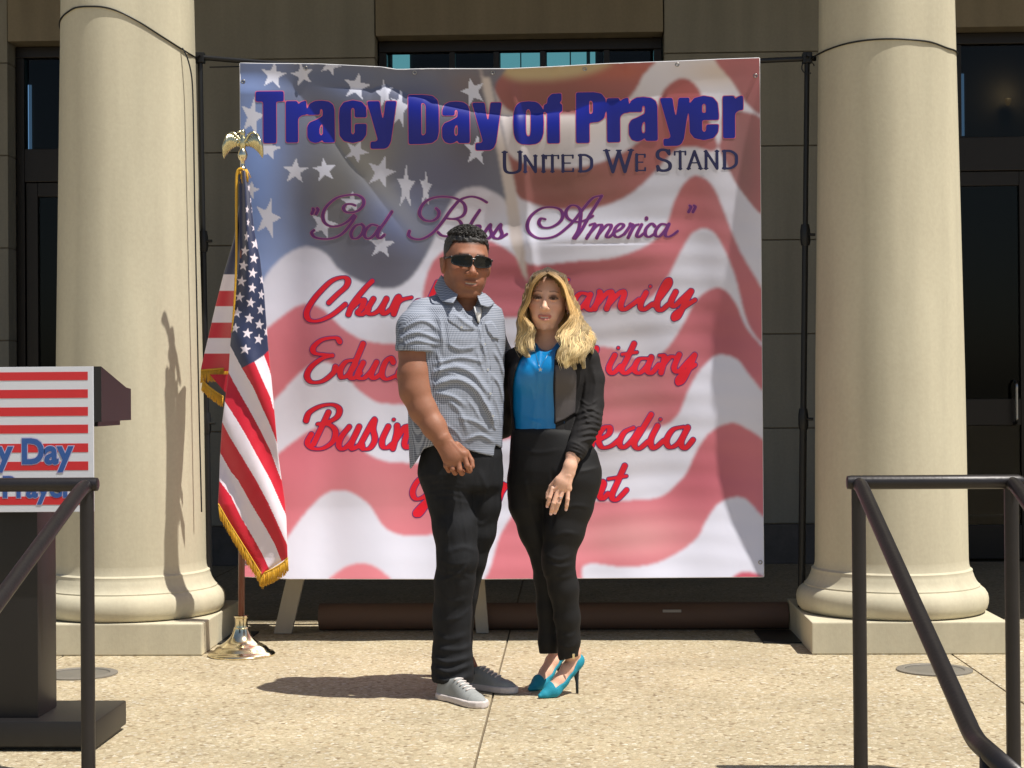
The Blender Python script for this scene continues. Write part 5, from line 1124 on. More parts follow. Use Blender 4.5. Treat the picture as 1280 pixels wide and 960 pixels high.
F1 = [(a, b_ * .78, c * 1.05) for a, b_, c in F1] + [([(550, 408), (554, 425), (553, 440)], 1.8, .004), ([(548, 470), (562, 466), (574, 470)], 1.6, .004), ([(565, 455), (580, 458), (592, 462)], 1.5, .004), ([(585, 500), (594, 512), (600, 524)], 1.8, .004), ([(556, 530), (570, 540), (578, 552)], 1.8, .003), ([(596, 438), (600, 452), (606, 466)], 1.6, .004), ([(619, 425), (624, 436), (628, 446)], 1.6, .004), ([(620, 500), (624, 515), (626, 530)], 1.6, .004), ([(570, 378), (580, 388), (588, 400)], 1.6, .004)]
F2 = [(a, b_ * .8, c) for a, b_, c in F2] + [([(503, 406), (515, 398), (528, 394)], 1.8, .004), ([(512, 421), (525, 413), (540, 411)], 1.6, .003)]
def shirt(p):
    px, py = proj(p); d = shirt_core(p)
    sr = umin(sl_R, p, .01)
    sr = smax(sr, (py - 438.5 - (px - 523) * .02) / sM, .003); hemband = -.0022 * (py > 431.5) * (py < 439)
    near = p[..., 1] < YM - .02
    d = smin(d, sr + hemband, .010)
    s2 = umin(sl_L, p, .01)
    d = smin(d, s2, .02); d = smin(d, Cap(m3(562, 374, .03), m3(526, 389, -.02), rm(12), rm(13))(p), .02)
    fr = (p[..., 1] < YM + .03)
    d = d - fr * (fold_disp(px, py, F1) * (px > 541) + fold_disp(px, py, F2) * (px < 549))
    d = d - .0016 * wob(p, 55, 11) - .0008 * wob(p, 120, 12)
    front = p[..., 1] < YM - .05
    if front.any():
        X, Y = px[front], py[front]; e = np.zeros(X.shape)
        for poly, a in ((flapL, .0078), (pockL, .0030), (flapR, .0075)):
            ins = inpoly(X, Y, poly); dd = seg_d(X, Y, poly + [poly[0]]); e = np.maximum(e, np.where(ins, a * np.clip(dd / .9, .3, 1), 0))
        dd = seg_d(X, Y, placket); e += .003 * ((dd < 4) & (X < np.interp(Y, [q[1] for q in placket], [q[0] for q in placket]))) - .004 * np.exp(-(dd / .9) ** 2)
        tmp = d[front] - e; vn = inpoly(X, Y, V_neck); vd = seg_d(X, Y, V_neck + [V_neck[0]]) / sM
        tmp = np.where(vn, np.maximum(tmp, np.minimum(vd, .03) - .0 + 0 * tmp), tmp); d = d.copy(); d[front] = tmp
    d = smax(d, -Cap(m3(582, 352, -.02), m3(588, 388, -.075), .062, .030)(p), .006)
    hem = np.interp(px, *HEM); d = smax(d, (py - hem) / sM, .003); d = d + .0 * px
    return d
M['gingham'] = mat('fine_grey_check', srgb(160, 172, 188), .8, bump=(160, .0006, 2), spec=.2)
N, L, b = nodes(M['gingham'])
tc = N['Texture Coordinate']; sx = N.new('ShaderNodeSeparateXYZ'); L.new(tc.outputs['Object'], sx.inputs[0])
def band(sock, f, y_=0):
    a = N.new('ShaderNodeMath'); a.operation = 'MULTIPLY'; a.inputs[1].default_value = f; L.new(sock, a.inputs[0]); s_ = N.new('ShaderNodeMath'); s_.operation = 'SINE'; L.new(a.outputs[0], s_.inputs[0])
    r = N.new('ShaderNodeMapRange'); r.inputs['From Min'].default_value = -.35; r.inputs['From Max'].default_value = .35; L.new(s_.outputs[0], r.inputs['Value']); return r.outputs[0]
ay = N.new('ShaderNodeMath'); ay.operation = 'ADD'; L.new(sx.outputs['X'], ay.inputs[0]); L.new(sx.outputs['Y'], ay.inputs[1])
b1, b2 = band(ay.outputs[0], 900), band(sx.outputs['Z'], 900)
ad = N.new('ShaderNodeMath'); ad.operation = 'ADD'; L.new(b1, ad.inputs[0]); L.new(b2, ad.inputs[1]); hf = N.new('ShaderNodeMath'); hf.operation = 'MULTIPLY'; hf.inputs[1].default_value = .5; L.new(ad.outputs[0], hf.inputs[0])
mx = N.new('ShaderNodeMix'); mx.data_type = 'RGBA'; L.new(hf.outputs[0], mx.inputs[0]); mx.inputs[6].default_value = (*srgb(88, 94, 110), 1); mx.inputs[7].default_value = (*srgb(176, 182, 195), 1); L.new(mx.outputs[2], b.inputs['Base Color'])
shirt_o = body_mesh('shirt', shirt, (m3(488, 0)[0], YM - .25, m3(0, 592)[2]), (m3(652, 0)[0], YM + .30, m3(0, 356)[2]), .0038, M['gingham'], man)
# undershirt at the open neck
us_ = Loft([row(384, 584, 20, .07, -.03), row(392, 585, 30, .10, -.02), row(410, 580, 40, .115, -.01), row(430, 576, 45, .11, 0)], yawM, 2, .008)
def ush(p): px, py = proj(p); sl = [(590, 376), (600.5, 376), (601.5, 392), (598.5, 405), (594.5, 392)]; return np.where(inpoly(px, py, sl), us_(p), np.maximum(us_(p), seg_d(px, py, sl + [sl[0]]) / sM))
body_mesh('undershirt', ush, m3(530, 435, -.2) - .02, m3(640, 372, .2) + .02, .004, mat('white_cotton', (.75, .75, .76), .85), man)
# collar: a stand round the neck and two leaves
def patch(name, rows, m, person, th=.003, sub=4, lab=None):
    rows = [smooth_pts(r, sub) for r in rows]; g = np.stack(rows); g2 = np.stack([smooth_pts(g[:, j], sub) for j in range(g.shape[1])], 1); ny, nx = g2.shape[:2]; ii = np.arange(ny * nx).reshape(ny, nx)
    Q = np.stack([ii[:-1, :-1], ii[1:, :-1], ii[1:, 1:], ii[:-1, 1:]], -1).reshape(-1, 4); me = fast_mesh(name, g2.reshape(-1, 3), Q)
    o = child(link(name, me, m, None, True), person); s_ = o.modifiers.new('thick', 'SOLIDIFY'); s_.thickness = th; s_.offset = 0
    if lab: o['label'] = lab
    return o
M['collar'] = M['gingham'].copy(); M['collar'].name = 'collar_check'
patch('collar', [[m3(552, 344, .05), m3(556, 350, .0), m3(562, 357, -.04), m3(573, 366, -.085)], [m3(547, 351, .05), m3(549, 358, -.01), m3(556, 366, -.06), m3(570, 373, -.115)], [m3(543, 359, .04), m3(546, 367, -.03), m3(553, 377, -.095), m3(566, 379, -.14)]], M['collar'], man, lab='left leaf of the shirt collar')
patch('collar', [[m3(596, 366, -.06), m3(601, 367, -.02), m3(606, 367, .03)], [m3(598, 374, -.10), m3(606, 374, -.05), m3(612, 372, .02)], [m3(601, 381, -.125), m3(611, 384, -.075), m3(618, 379, .0)]], M['collar'], man, lab='right leaf of the shirt collar')
patch('collar', [[m3(552, 345, .05), m3(575, 352, .10), m3(604, 366, .04)], [m3(545, 360, .05), m3(576, 366, .11), m3(612, 378, .03)]], M['collar'], man, lab='back of the shirt collar')
for (bx_, by_, q_) in ((577, 409, 0), (610, 462, 0), (613, 492, 0), (616, 520, 0), (606, 430, 0)):
    # shirt buttons found on the surface by marching the line of sight
    t0 = YM - .25
    for k in range(200):
        if shirt(m3(bx_, by_, t0 - YM)[None])[0] < .0005: break
        t0 += .002
    c = m3(bx_, by_, t0 - YM - .001); child(MB().tube([Vector(c), Vector(c) + Vector((0, -.0016, 0))], .0048, 12).build('button', mat('shirt_button', (.6, .6, .58), .3), None), man)

# trousers
M['denim'] = mat('charcoal_denim', (.011, .0115, .0135), .82, noise=(26, .55, (.021, .022, .026)), bump=(300, .0006, 3), spec=.25, stretch=(1, 1, .35))
hipM = Loft([row(548, 575, 47, .112, .0), row(570, 577, 49.5, .122, .0), row(592, 576, 50, .122, .0), row(612, 580, 45, .11, .0)], yawM, 2.3, .03)
legA = chain([m3(553, 592, -.02), m3(562, 625, -.035), m3(568, 660, -.05), m3(572, 697, -.055), m3(568.5, 725, -.035), m3(565.5, 770, -.01), m3(565, 815, .0), m3(565.5, 838, .0), m3(566.5, 852, -.0)], [rm(q) for q in (29, 27.5, 26, 25.2, 24.5, 23.8, 23.5, 24.5, 25)])
legB = chain([m3(600, 592, .03), m3(600, 630, .035), m3(596, 665, .04), m3(588, 700, .05), m3(578, 745, .08), m3(572, 800, .13), m3(575, 846, .155)], [rm(q) for q in (27, 26, 23, 20, 18.5, 18, 18.5)])
FJ = [([(532, 604), (556, 600), (580, 606)], 2, .0016), ([(534, 611), (560, 608), (590, 612)], 2, .0016), ([(536, 618), (560, 616), (585, 622)], 2, .0018), ([(538, 627), (560, 624), (590, 630)], 2, .0015), ([(600, 590), (608, 612), (600, 640)], 3, .004), ([(590, 640), (600, 655), (612, 650)], 3, .004),
      ([(550, 700), (566, 706), (588, 702)], 2.6, .0026), ([(550, 712), (570, 716), (590, 724)], 2.8, .0028), ([(560, 690), (580, 684), (597, 690)], 3, .004), ([(548, 736), (562, 752), (584, 748)], 3.0, .003),
      ([(541, 822), (560, 828), (590, 821)], 3.4, .010), ([(541, 834), (562, 840), (590, 830)], 3.2, .010), ([(541, 846), (560, 852), (588, 845)], 3, .009), ([(548, 812), (575, 812), (590, 806)], 3, .006), ([(543, 790), (560, 800), (585, 792)], 3.4, .004)]
FJ = [(a, b_, c * .95) for a, b_, c in FJ] + [([(552, 610), (557, 650), (561, 690)], 1.6, .003), ([(575, 612), (580, 650), (584, 680)], 1.8, .003), ([(585, 706), (572, 718), (552, 726)], 2.0, .004), ([(588, 760), (574, 772), (552, 776)], 2.2, .003)]
def trous(p):
    px, py = proj(p); d = hipM(p); a = umin(legA, p, .02); b_ = umin(legB, p, .02)
    a = smax(a, (py - 858 - (px - 565) * .04) / sM, .004); b_ = smax(b_, (py - 853) / sM, .004)
    d = smin(smin(d, a, .03), smin(d, b_, .03), .006)
    d = d - fold_disp(px, py, FJ) * (p[..., 1] < YM + .06) - .0022 * wob(p, 38, 21) - .0011 * wob(p, 90, 22)
    return d
body_mesh('trousers', trous, (m3(512, 0)[0], YM - .28, .06), (m3(640, 0)[0], YM + .34, m3(0, 544)[2]), .0046, M['denim'], man)

# canvas shoes
M['canvas'] = mat('grey_canvas', srgb(150, 152, 150), .85, noise=(60, .4, srgb(134, 136, 136)), bump=(500, .0005)); M['rubber'] = mat('white_rubber_sole', srgb(214, 204, 200), .6, noise=(40, .3, srgb(190, 178, 172)))
def shoe(heel, toe, sc=1.0):
    h0 = v3(heel); t0 = v3(toe); h0[2] = t0[2] = 0; d = (t0 - h0); d /= np.linalg.norm(d); n = np.array((-d[1], d[0], 0)); ln = .295 * sc
    def W_(a, b_, z): return h0 + d * a * ln + n * b_ + np.array((0, 0, z))
    fl = ((0, 0, 1), 1.0)
    foot = [(.16, .040), (.34, .037), (.58, .044), (.74, .048), (.86, .042)]
    def sole2(p):
        q = p - h0; a = (q @ d) / ln; b_ = q @ n; w = np.interp(a, [-.02, .0, .06, .16, .34, .55, .72, .84, .94, .99, 1.0], [0, .012, .032, .040, .037, .043, .049, .046, .031, .012, 0]); c = np.interp(a, [0, .4, .72, 1], [0, .002, .0, -.006])
        dd = np.abs(b_ - c) - w; zt = .026 + .004 * np.clip(a - .8, 0, 1); dd = np.maximum(dd, np.maximum(-a * ln, (a - 1) * ln)); return smax(dd * .8, np.abs(p[..., 2] - (.001 + zt) / 2) - (zt - .001) / 2, .006)
    def upper(p):
        q = p - h0; a = (q @ d) / ln; b_ = q @ n; z = p[..., 2]
        w = np.interp(a, [.0, .05, .16, .34, .55, .72, .84, .93, .975], [.008, .028, .036, .034, .039, .044, .041, .027, .004]); c = np.interp(a, [0, .4, .72, 1], [0, .002, .0, -.006]); top = np.interp(a, [0, .1, .25, .40, .55, .72, .86, .96, 1], [.075, .082, .088, .092, .074, .054, .045, .032, .02])
        k = ((np.abs(b_ - c) / w) ** 2.4 + (np.clip(z, 0, 1) / top) ** 2.4) ** (1 / 2.4); dd = (k - 1) * np.minimum(w, top) * .9; dd = np.maximum(np.maximum(dd, -z + .012), np.maximum((.004 - a) * ln, (a - .972) * ln))
        dd -= .0015 * np.exp(-((a - .80) / .012) ** 2) + .0016 * wob(p, 80, 31); return dd
    def opening(p): return Cap(W_(.16, 0, .10), W_(.30, 0, .112), .026)(p)
    lo = np.minimum(h0, t0) - .12; hi = np.maximum(h0, t0) + .12; lo[2] = -.004; hi[2] = .13
    up = body_mesh('shoe', lambda p: smax(upper(p), -opening(p), .006), lo, hi, .0030, M['canvas'], man); 
    so = body_mesh('sole', sole2, lo, hi, .0030, M['rubber'], man); 
    lc = MB()
    for k in range(5):
        a_ = .42 + .062 * k; zt = float(np.interp(a_, [.40, .55, .72], [.092, .074, .054])) * .97 + .002
        pts = [W_(a_ - .0 + .006 * abs(t), t * .020, zt - 9 * (t * .020) ** 2 + .001) for t in np.linspace(-1, 1, 7)]; lc.tube([Vector(q) for q in pts], .0032, 6)
    child(lc.build('laces', M['rubber'], None, smooth=True), man)
a, b_ = G(553, 873), G(600, 884); shoe(a - (b_ - a).normalized() * .02, b_)
a, b_ = G(572, 858), G(630, 865); shoe(a, b_)

# ================================================================== THE WOMAN
YW = 6.47; sW = 2100 / YW
def w3(px, py, d=0): return Bp(px, py, YW + d)
def rw(r): return r / sW
wom = empty('person', 'woman with long wavy blonde hair, blue blouse, black jacket and teal high heels, standing right', 'person', (float(w3(690, 870)[0]), YW, 0), 0)
hw = Head(w3(684, 376.5, -.01), math.radians(-4), math.radians(-2), math.radians(-3), .99, False)
wb = U((hw, 0))
chain_u(wb, [hw.w((0, -.022, -.05)), w3(684, 418, .02), w3(684, 434, .03)], [.043, .041, .048], .02)
chain_u(wb, [w3(686, 446, .02), w3(681, 500, .01), w3(688, 570, .01)], [.05, .045, .045], .03)
wb.add(Cap(w3(664, 437, .02), w3(706, 434, .0), .035), .03)
chain_u(wb, [w3(706, 440, .01), w3(732, 446, 0), w3(739, 505, -.02), w3(725, 553, -.12), w3(717.5, 568, -.15), w3(712.5, 583, -.168), w3(710.5, 590, -.172)], [.03, .034, .031, .027, rw(8.6), rw(7.4), rw(7.4)], .015)
wd = -.176
wb.add(Cap(w3(710, 592, wd), w3(704, 603, wd - .004), rw(8), rw(11), ((0, 1, 0), 1.8)), .012); wb.add(Cap(w3(692, 611, wd), w3(711, 611, wd), rw(4), rw(4)), .010)
F_w = [([w3(691, 611, wd - .006), w3(687, 622, wd - .012), w3(685.5, 628, wd - .008), w3(684, 633, wd)], (1.08, 1, .95, .82)), ([w3(697, 614, wd - .008), w3(692, 629, wd - .015), w3(690, 636, wd - .010), w3(688.5, 642, wd)], (1.1, 1.02, .96, .84)),
       ([w3(703, 615, wd - .008), w3(698, 629, wd - .015), w3(695.5, 636, wd - .010), w3(693.5, 641, wd)], (1.1, 1.02, .96, .84)), ([w3(710, 612, wd - .004), w3(709.5, 624, wd - .010), w3(708.5, 631, wd - .008), w3(707.5, 637, wd)], (1.02, .95, .9, .78)),
       ([w3(698, 598, wd + .012), w3(689, 608, wd + .028), w3(685, 617, wd + .03), w3(684, 622, wd + .026)], (1.4, 1.2, 1.05, .85))]
hand_fingers(wb, F_w, .0080, .0028)
for a, b_ in (((708, 594), (693, 611)), ((710, 594), (698, 613)), ((711, 594), (703, 613)), ((713, 595), (709, 611))): wb.add(Cap(w3(*a, wd - .017), w3(*b_, wd - .016), .0018), .005)
# other arm reaches behind the man's back
chain_u(wb, [w3(660, 442, .02), w3(643, 448, .04), w3(638, 500, .14), w3(618, 540, .20), w3(606, 546, .20)], [.03, .033, .030, .024, .021], .015)
wb.add(Cap(w3(605, 546, .20), w3(592, 548, .195), .024, .032, ((0, 1, 0), 1.8)), .01)
for k in range(4): chain_u(wb, [w3(592, 541 + 4.2 * k, .193), w3(582, 541 + 4.6 * k, .190), w3(575, 542 + 4.6 * k, .186)], [.008, .0075, .0065], .003)
chain_u(wb, [w3(602, 540, .2), w3(594, 533, .195), w3(588, 530, .19)], [.011, .009, .007], .004)
for pts in ([w3(664, 610, .02), w3(682, 702, .04), w3(685, 780, .06)], [w3(713, 610, -.03), w3(698, 700, -.06), w3(710, 780, -.03)]): chain_u(wb, pts, [.03, .024, .022], .02)
class Foot:
    def __init__(s, T_, H_):
        s.T = np.array((T_.x, T_.y, 0)); v = np.array((H_.x, H_.y, 0)) - s.T; s.L = np.linalg.norm(v); s.d = v / s.L; s.n = np.array((-s.d[1], s.d[0], 0))
    def w(s, f, z, b=0): return s.T + s.d * f * s.L + s.n * b + np.array((0, 0, z))
    def f(s, p): return ((p - s.T) @ s.d) / s.L
PTS = [(.10, .013, .011), (.30, .024, .026), (.52, .060, .026), (.74, .100, .027), (.93, .122, .026)]
feet = [Foot(G(677, 873), G(722, 867)), Foot(G(664, 864), G(700, 856))]
for q, top in zip(feet, (w3(710, 800, -.02), w3(686, 800, .07))):
    chain_u(wb, [q.w(f, z) for f, z, r in PTS], [r for f, z, r in PTS], .012)
    chain_u(wb, [q.w(.90, .125), q.w(.86, .165), top], [.028, .030, .030], .015); 
    for sg in (-1, 1): wb.add(Ell(q.w(.85, .158, sg * .026), (.012, .012, .012)), .012)
skw = srgb(230, 182, 156)
def col_wom(V):
    q = hw.loc(V); x, y, z = q[:, 0], q[:, 1], q[:, 2]; c = np.zeros((len(V), 3)) + skw; c = c * (1 + .04 * wob(V, 60, 4)[:, None])
    inh = (np.abs(x) < .1) & (np.abs(y) < .13) & (np.abs(z) < .14); front = inh & (y > .02)
    def mixc(m, col): c[:] = c * (1 - m[:, None]) + np.array(col) * m[:, None]
    mixc(front * .35 * gs(np.abs(x), .042, .018) * gs(z, -.026, .018), srgb(205, 120, 105))
    lw_ = .0265; zc = -.0648 + 9 * x * x
    lips = front * (np.abs(x) < lw_) * np.clip(1 - (np.abs(z - zc) / (.0135 * np.sqrt(np.clip(1 - (x / .0275) ** 2, 0, 1)) + 1e-4)) ** 4, 0, 1) * (y > .072); mixc(lips * .85, srgb(180, 92, 90))
    teeth = front & (np.abs(x) < .0155) & (np.abs(z - zc) < .0026) & (y > .06); c[teeth] = srgb(196, 180, 172)
    ax = np.abs(x)
    brow = front * np.exp(-((z - (.0365 + .10 * (ax - .022) * (ax < .036) - .25 * np.clip(ax - .036, 0, 1))) / .0024) ** 2) * (ax > .014) * (ax < .050); mixc(brow * .75, srgb(92, 62, 44))
    e = ((ax - .031) / .0145) ** 2 + ((z - .0105) / .0050) ** 2; eye = front & (e < 1) & (y > .055); c[eye] = srgb(122, 108, 102)
    ir = front & (((ax - .0305) / .0068) ** 2 + ((z - .0108) / .0068) ** 2 < 1) & eye; c[ir] = srgb(38, 25, 18)
    lid = front * np.exp(-((z - (.0168 - 22 * (ax - .031) ** 2)) / .0027) ** 2) * (np.abs(ax - .031) < .0185); mixc(lid * .95, srgb(28, 18, 16))
    low = front * np.exp(-((z - (.0045 + 14 * (ax - .031) ** 2)) / .0013) ** 2) * (np.abs(ax - .031) < .015); mixc(low * .75, srgb(70, 44, 36))
    mixc(front * .5 * gs(ax, .033, .017) * gs(z, .021, .007), srgb(110, 72, 62))
    mixc(inh * sst(z, .074, .086) * .7, srgb(80, 56, 40))
    for P_, r_ in [(F_w[k][0][-1], .0062) for k in range(4)]:
        m = (np.linalg.norm(V - (P_ + np.array((0, -.004, -.003))), axis=1) < r_) & (V[:, 1] < P_[1] - .002); c[m] = srgb(236, 196, 196)
    return c
body_mesh('body', wb, (w3(570, 0)[0], YW - .30, -.002), (w3(760, 0)[0], YW + .42, w3(0, 334)[2] + .01), .0021, M['skin_w'], wom, col_wom, zones=[(.24, w3(0, 650)[2]), (w3(0, 575)[2], w3(0, 446)[2])])
for sg in (-1, 1):                      # upper lashes
    lash = MB(); 
    for t in np.linspace(-1, 1, 11):
        a = hw.w((sg * .031 + t * .0145, .0895 - 18 * (t * .0145 + 0) ** 2 * 1.0 - .10 * max(0, t * sg) * .03, .0172 - 20 * (t * .0145) ** 2)); b_ = hw.w((sg * .031 + t * .019, .0965 - 26 * (t * .0145) ** 2, .0212 - 16 * (t * .0145) ** 2)); lash.tube([Vector(a), Vector(b_)], .0006, 4)
    child(lash.build('eyelashes', M['hair_m'], None), wom)

# blouse and jacket
yawW = math.radians(-14)
def rowW(py, cx, half, dep, d=0): return row(py, cx, half, dep, d, w3, sW, yawW)
torsoW = [rowW(427, 686, 24, .05, .02), rowW(432, 687, 38, .072, .015), rowW(440, 687, 47, .092, .005), rowW(460, 684, 49, .108, 0), rowW(480, 683, 47.5, .110, 0), rowW(500, 682, 44.5, .100, 0), rowW(522, 682, 43, .094, 0), rowW(540, 683, 43, .098, 0), rowW(560, 688, 49, .108, 0)]
inner = [(z, cx, cy, a - .009, b - .009) for z, cx, cy, a, b in torsoW]
busts = [Ell(w3(663, 467, -.062), (.058, .052, .058)), Ell(w3(694, 465, -.078), (.058, .052, .058))]
T_in, T_out = Loft(inner, yawW, 2.2, .012), Loft(torsoW, yawW, 2.2, .016)
FB = [([(675, 434), (673, 470), (671, 500), (672, 537)], 1.6, .0028), ([(664, 480), (668, 505), (666, 530)], 2.6, .003), ([(684, 478), (682, 505), (686, 530)], 2.6, .003), ([(648, 470), (652, 500), (650, 530)], 3, .002), ([(657, 520), (664, 526), (674, 528)], 2.4, .003), ([(660, 448), (668, 458), (672, 466)], 2.6, .003)]
def blouse(p):
    px, py = proj(p); d = T_in(p)
    for b_ in busts: d = smin(d, b_(p), .045)
    d = d - fold_disp(px, py, FB) * (p[..., 1] < YW) - .0012 * wob(p, 60, 41)
    d = smax(d, -Cap(w3(683, 425, -.03), w3(680, 431.5, -.115), .040, .030)(p), .004)
    return smax(d, (py - np.where(px > 695, 536, 552)) / sW, .004)
M['blouse'] = mat('teal_blue_satin', srgb(10, 122, 186), .36, bump=(240, .0003), spec=.5)
body_mesh('blouse', blouse, (w3(630, 0)[0], YW - .22, w3(0, 556)[2]), (w3(742, 0)[0], YW + .16, w3(0, 424)[2]), .0038, M['blouse'], wom)
OPL = ([425, 440, 450, 465, 485, 510, 538, 560], [662, 656, 649.5, 644, 641, 641, 644, 645]); OPR = ([425, 450, 480, 538, 560], [697, 693, 691.5, 693, 693])
slv = chain([w3(722, 441, .0), w3(734, 449, .0), w3(740, 474, .0), w3(739.5, 505, -.02), w3(735.5, 528, -.06), w3(728, 546, -.10), w3(720.5, 561, -.138), w3(716, 572, -.155)], [rw(q) for q in (12, 15, 15.6, 15.2, 15.4, 14.6, 12.2, 10.6)])
slv2 = chain([w3(656, 442, .02), w3(644, 450, .03), w3(639, 478, .06), w3(637, 512, .12), w3(630, 535, .17), w3(612, 545, .20)], [rw(q) for q in (12, 14, 13, 12, 12, 11)])
cA, cB = w3(728, 546, -.10), w3(716.5, 571, -.155); cdir = (cB - cA) / np.linalg.norm(cB - cA)
FS = [([(724 + 0, 516 + 7.2 * k), (738, 511 + 7.6 * k), (753, 518 + 6.4 * k)], 1.9, .0075) for k in range(6)] + [([(726 + k, 500 + 6 * k), (736, 506 + 5.5 * k), (746, 500 + 8 * k)], 1.3, .004) for k in range(5)] + [([(714, 552 + 5.2 * k), (724, 556 + 5.0 * k), (736 - k, 566 + 3 * k)], 1.7, .006) for k in range(4)] + [([(741, 460), (745, 480), (742, 500)], 2.6, .004), ([(730, 455), (732, 480), (729, 500)], 2.4, .004)]
def jacket(p):
    px, py = proj(p); d = T_out(p)
    for b_ in busts: d = smin(d, b_(p) - .008, .045)
    d = smin(d, umin(slv2, p, .012), .02)
    d = smax(d, (py - np.where(px < 668, 566, np.interp(px, [690, 693, 706, 719, 735], [530, 530, 525, 518, 514]))) / sW, .003)
    front = p[..., 1] < YW + .02
    L_, R_ = np.interp(py, *OPL), np.interp(py, *OPR); ind = np.minimum(px - L_, R_ - px) / sW
    d = np.where(front, smax(d, ind, .004), d)
    side = np.maximum(np.maximum(T_in(p) - .0025, (694.5 - px) / sW), (py - 550) / sW); d = np.minimum(d, side)
    s1 = umin(slv, p, .010); s1 = smax(s1, (p - cB) @ cdir, .003)
    s1 = s1 - fold_disp(px, py, FS) * (p[..., 1] < YW + .1)
    lap = np.exp(-((px - (R_ + 14 - np.clip(py - 450, 0, 80) * .02)) / 1.0) ** 2) * (py > 436) * front
    d = d + .003 * lap * (px < 725)
    d = smin(d, s1, .008)
    d = smax(d, -Cap(w3(684, 416, -.03), w3(683, 430, -.06), .062, .050)(p), .006)
    return d - .0014 * wob(p, 45, 51) - .0007 * wob(p, 110, 52)
M['jacket'] = mat('black_jacket_cloth', (.012, .0105, .011), .8, noise=(24, .3, (.017, .015, .0155)), bump=(420, .0004, 3), spec=.35)
body_mesh('jacket', jacket, (w3(598, 0)[0], YW - .24, w3(0, 582)[2]), (w3(762, 0)[0], YW + .27, w3(0, 424)[2]), .0038, M['jacket'], wom)

LP = [(694, 456), (704, 458), (716, 450), (721, 470), (719, 516), (706, 524), (694, 529)]  # facing patch in a lighter grey, standing in for sun on the lapel
def lapel(p):
    px, py = proj(p); d = T_out(p)
    for b_ in busts: d = smin(d, b_(p) - .008, .045)
    e = seg_d(px, py, LP + [LP[0]]) / sW; e = np.where(inpoly(px, py, LP), -e, e); return np.maximum(smax(d - .0026 + .0014 * wob(p, 45, 51), e, .002), p[..., 1] - YW)
body_mesh('jacket_front', lapel, (w3(686, 0)[0], YW - .24, w3(0, 534)[2]), (w3(728, 0)[0], YW + .02, w3(0, 446)[2]), .0030, mat('sunlit_satin_facing', (.078, .068, .070), .5, noise=(18, .3, (.095, .084, .085)), spec=.4), wom, lab='satin front panel of the jacket, coloured lighter as if sunlit')

# trousers
M['blacktr'] = mat('black_trouser_cloth', (.0085, .008, .0085), .7, noise=(22, .3, (.013, .0125, .013)), bump=(360, .0005, 3), spec=.3)
hipW = Loft([rowW(534, 681, 41.5, .097, 0), rowW(548, 686, 47, .104, 0), rowW(566, 691.5, 54, .114, 0), rowW(588, 694, 57.5, .122, .0), rowW(604, 692.5, 57, .118, .0), rowW(622, 691, 52, .10, 0)], yawW, 2.2, .03)
wlB = chain([w3(664, 600, .02), w3(662.5, 630, .02), w3(669.5, 663, .03), w3(681.5, 702, .04), w3(683.5, 723, .05), w3(685.5, 760, .06), w3(686, 800, .07), w3(686, 812, .075)], [rw(q) for q in (27, 26, 20.5, 16, 15.6, 14.2, 12.6, 12.4)])
wlF = chain([w3(714, 600, -.03), w3(711, 630, -.035), w3(705, 663, -.05), w3(698.5, 691, -.06), w3(698, 705, -.058), w3(704.5, 735, -.045), w3(709, 772, -.03), w3(711, 800, -.02), w3(710, 818, -.015)], [rw(q) for q in (34, 30, 25, 20, 19.2, 18.2, 15.4, 13.4, 12.8)])
FT = [([(700, 640), (716, 632), (736, 634)], 2.2, .003), ([(690, 672), (705, 666), (722, 668)], 2.4, .003), ([(682, 694), (700, 700), (716, 694)], 2.6, .004), ([(684, 704), (700, 709), (716, 706)], 2.6, .004), ([(690, 720), (706, 722), (720, 716)], 2.4, .003), ([(668, 715), (680, 720), (690, 716)], 2.4, .003),
      ([(673, 772), (684, 778), (695, 770)], 2.6, .004), ([(698, 790), (712, 796), (723, 788)], 2.6, .003), ([(674, 796), (686, 800), (698, 794)], 2.6, .004), ([(700, 806), (712, 810), (722, 804)], 2.2, .003), ([(650, 560), (672, 566), (700, 562)], 2.4, .002), ([(690, 590), (694, 620), (690, 660)], 2.4, -.005), ([(656, 600), (664, 640), (672, 670)], 3, .003), ([(724, 590), (742, 586), (750, 584)], 2, .003)]
def wtr(p):
    px, py = proj(p); d = hipW(p); a = smax(umin(wlB, p, .02), (py - 817) / sW, .003); f = smax(umin(wlF, p, .02), (py - 823.5 + .25 * (px - 710)) / sW, .003)
    d = smin(smin(d, a, .03), smin(d, f, .03), .004); return d - fold_disp(px, py, FT) * (p[..., 1] < YW + .02) - .0014 * wob(p, 45, 61) - .0006 * wob(p, 130, 62)
body_mesh('trousers', wtr, (w3(628, 0)[0], YW - .20, .10), (w3(758, 0)[0], YW + .18, w3(0, 530)[2]), .0044, M['blacktr'], wom)
c = w3(717, 820, -.055); child(MB().box((c[0] - .0045, c[1] - .004, c[2] - .010), (c[0] + .0045, c[1], c[2] + .010), .001).build('hem_zip', M['brass'], None), wom)

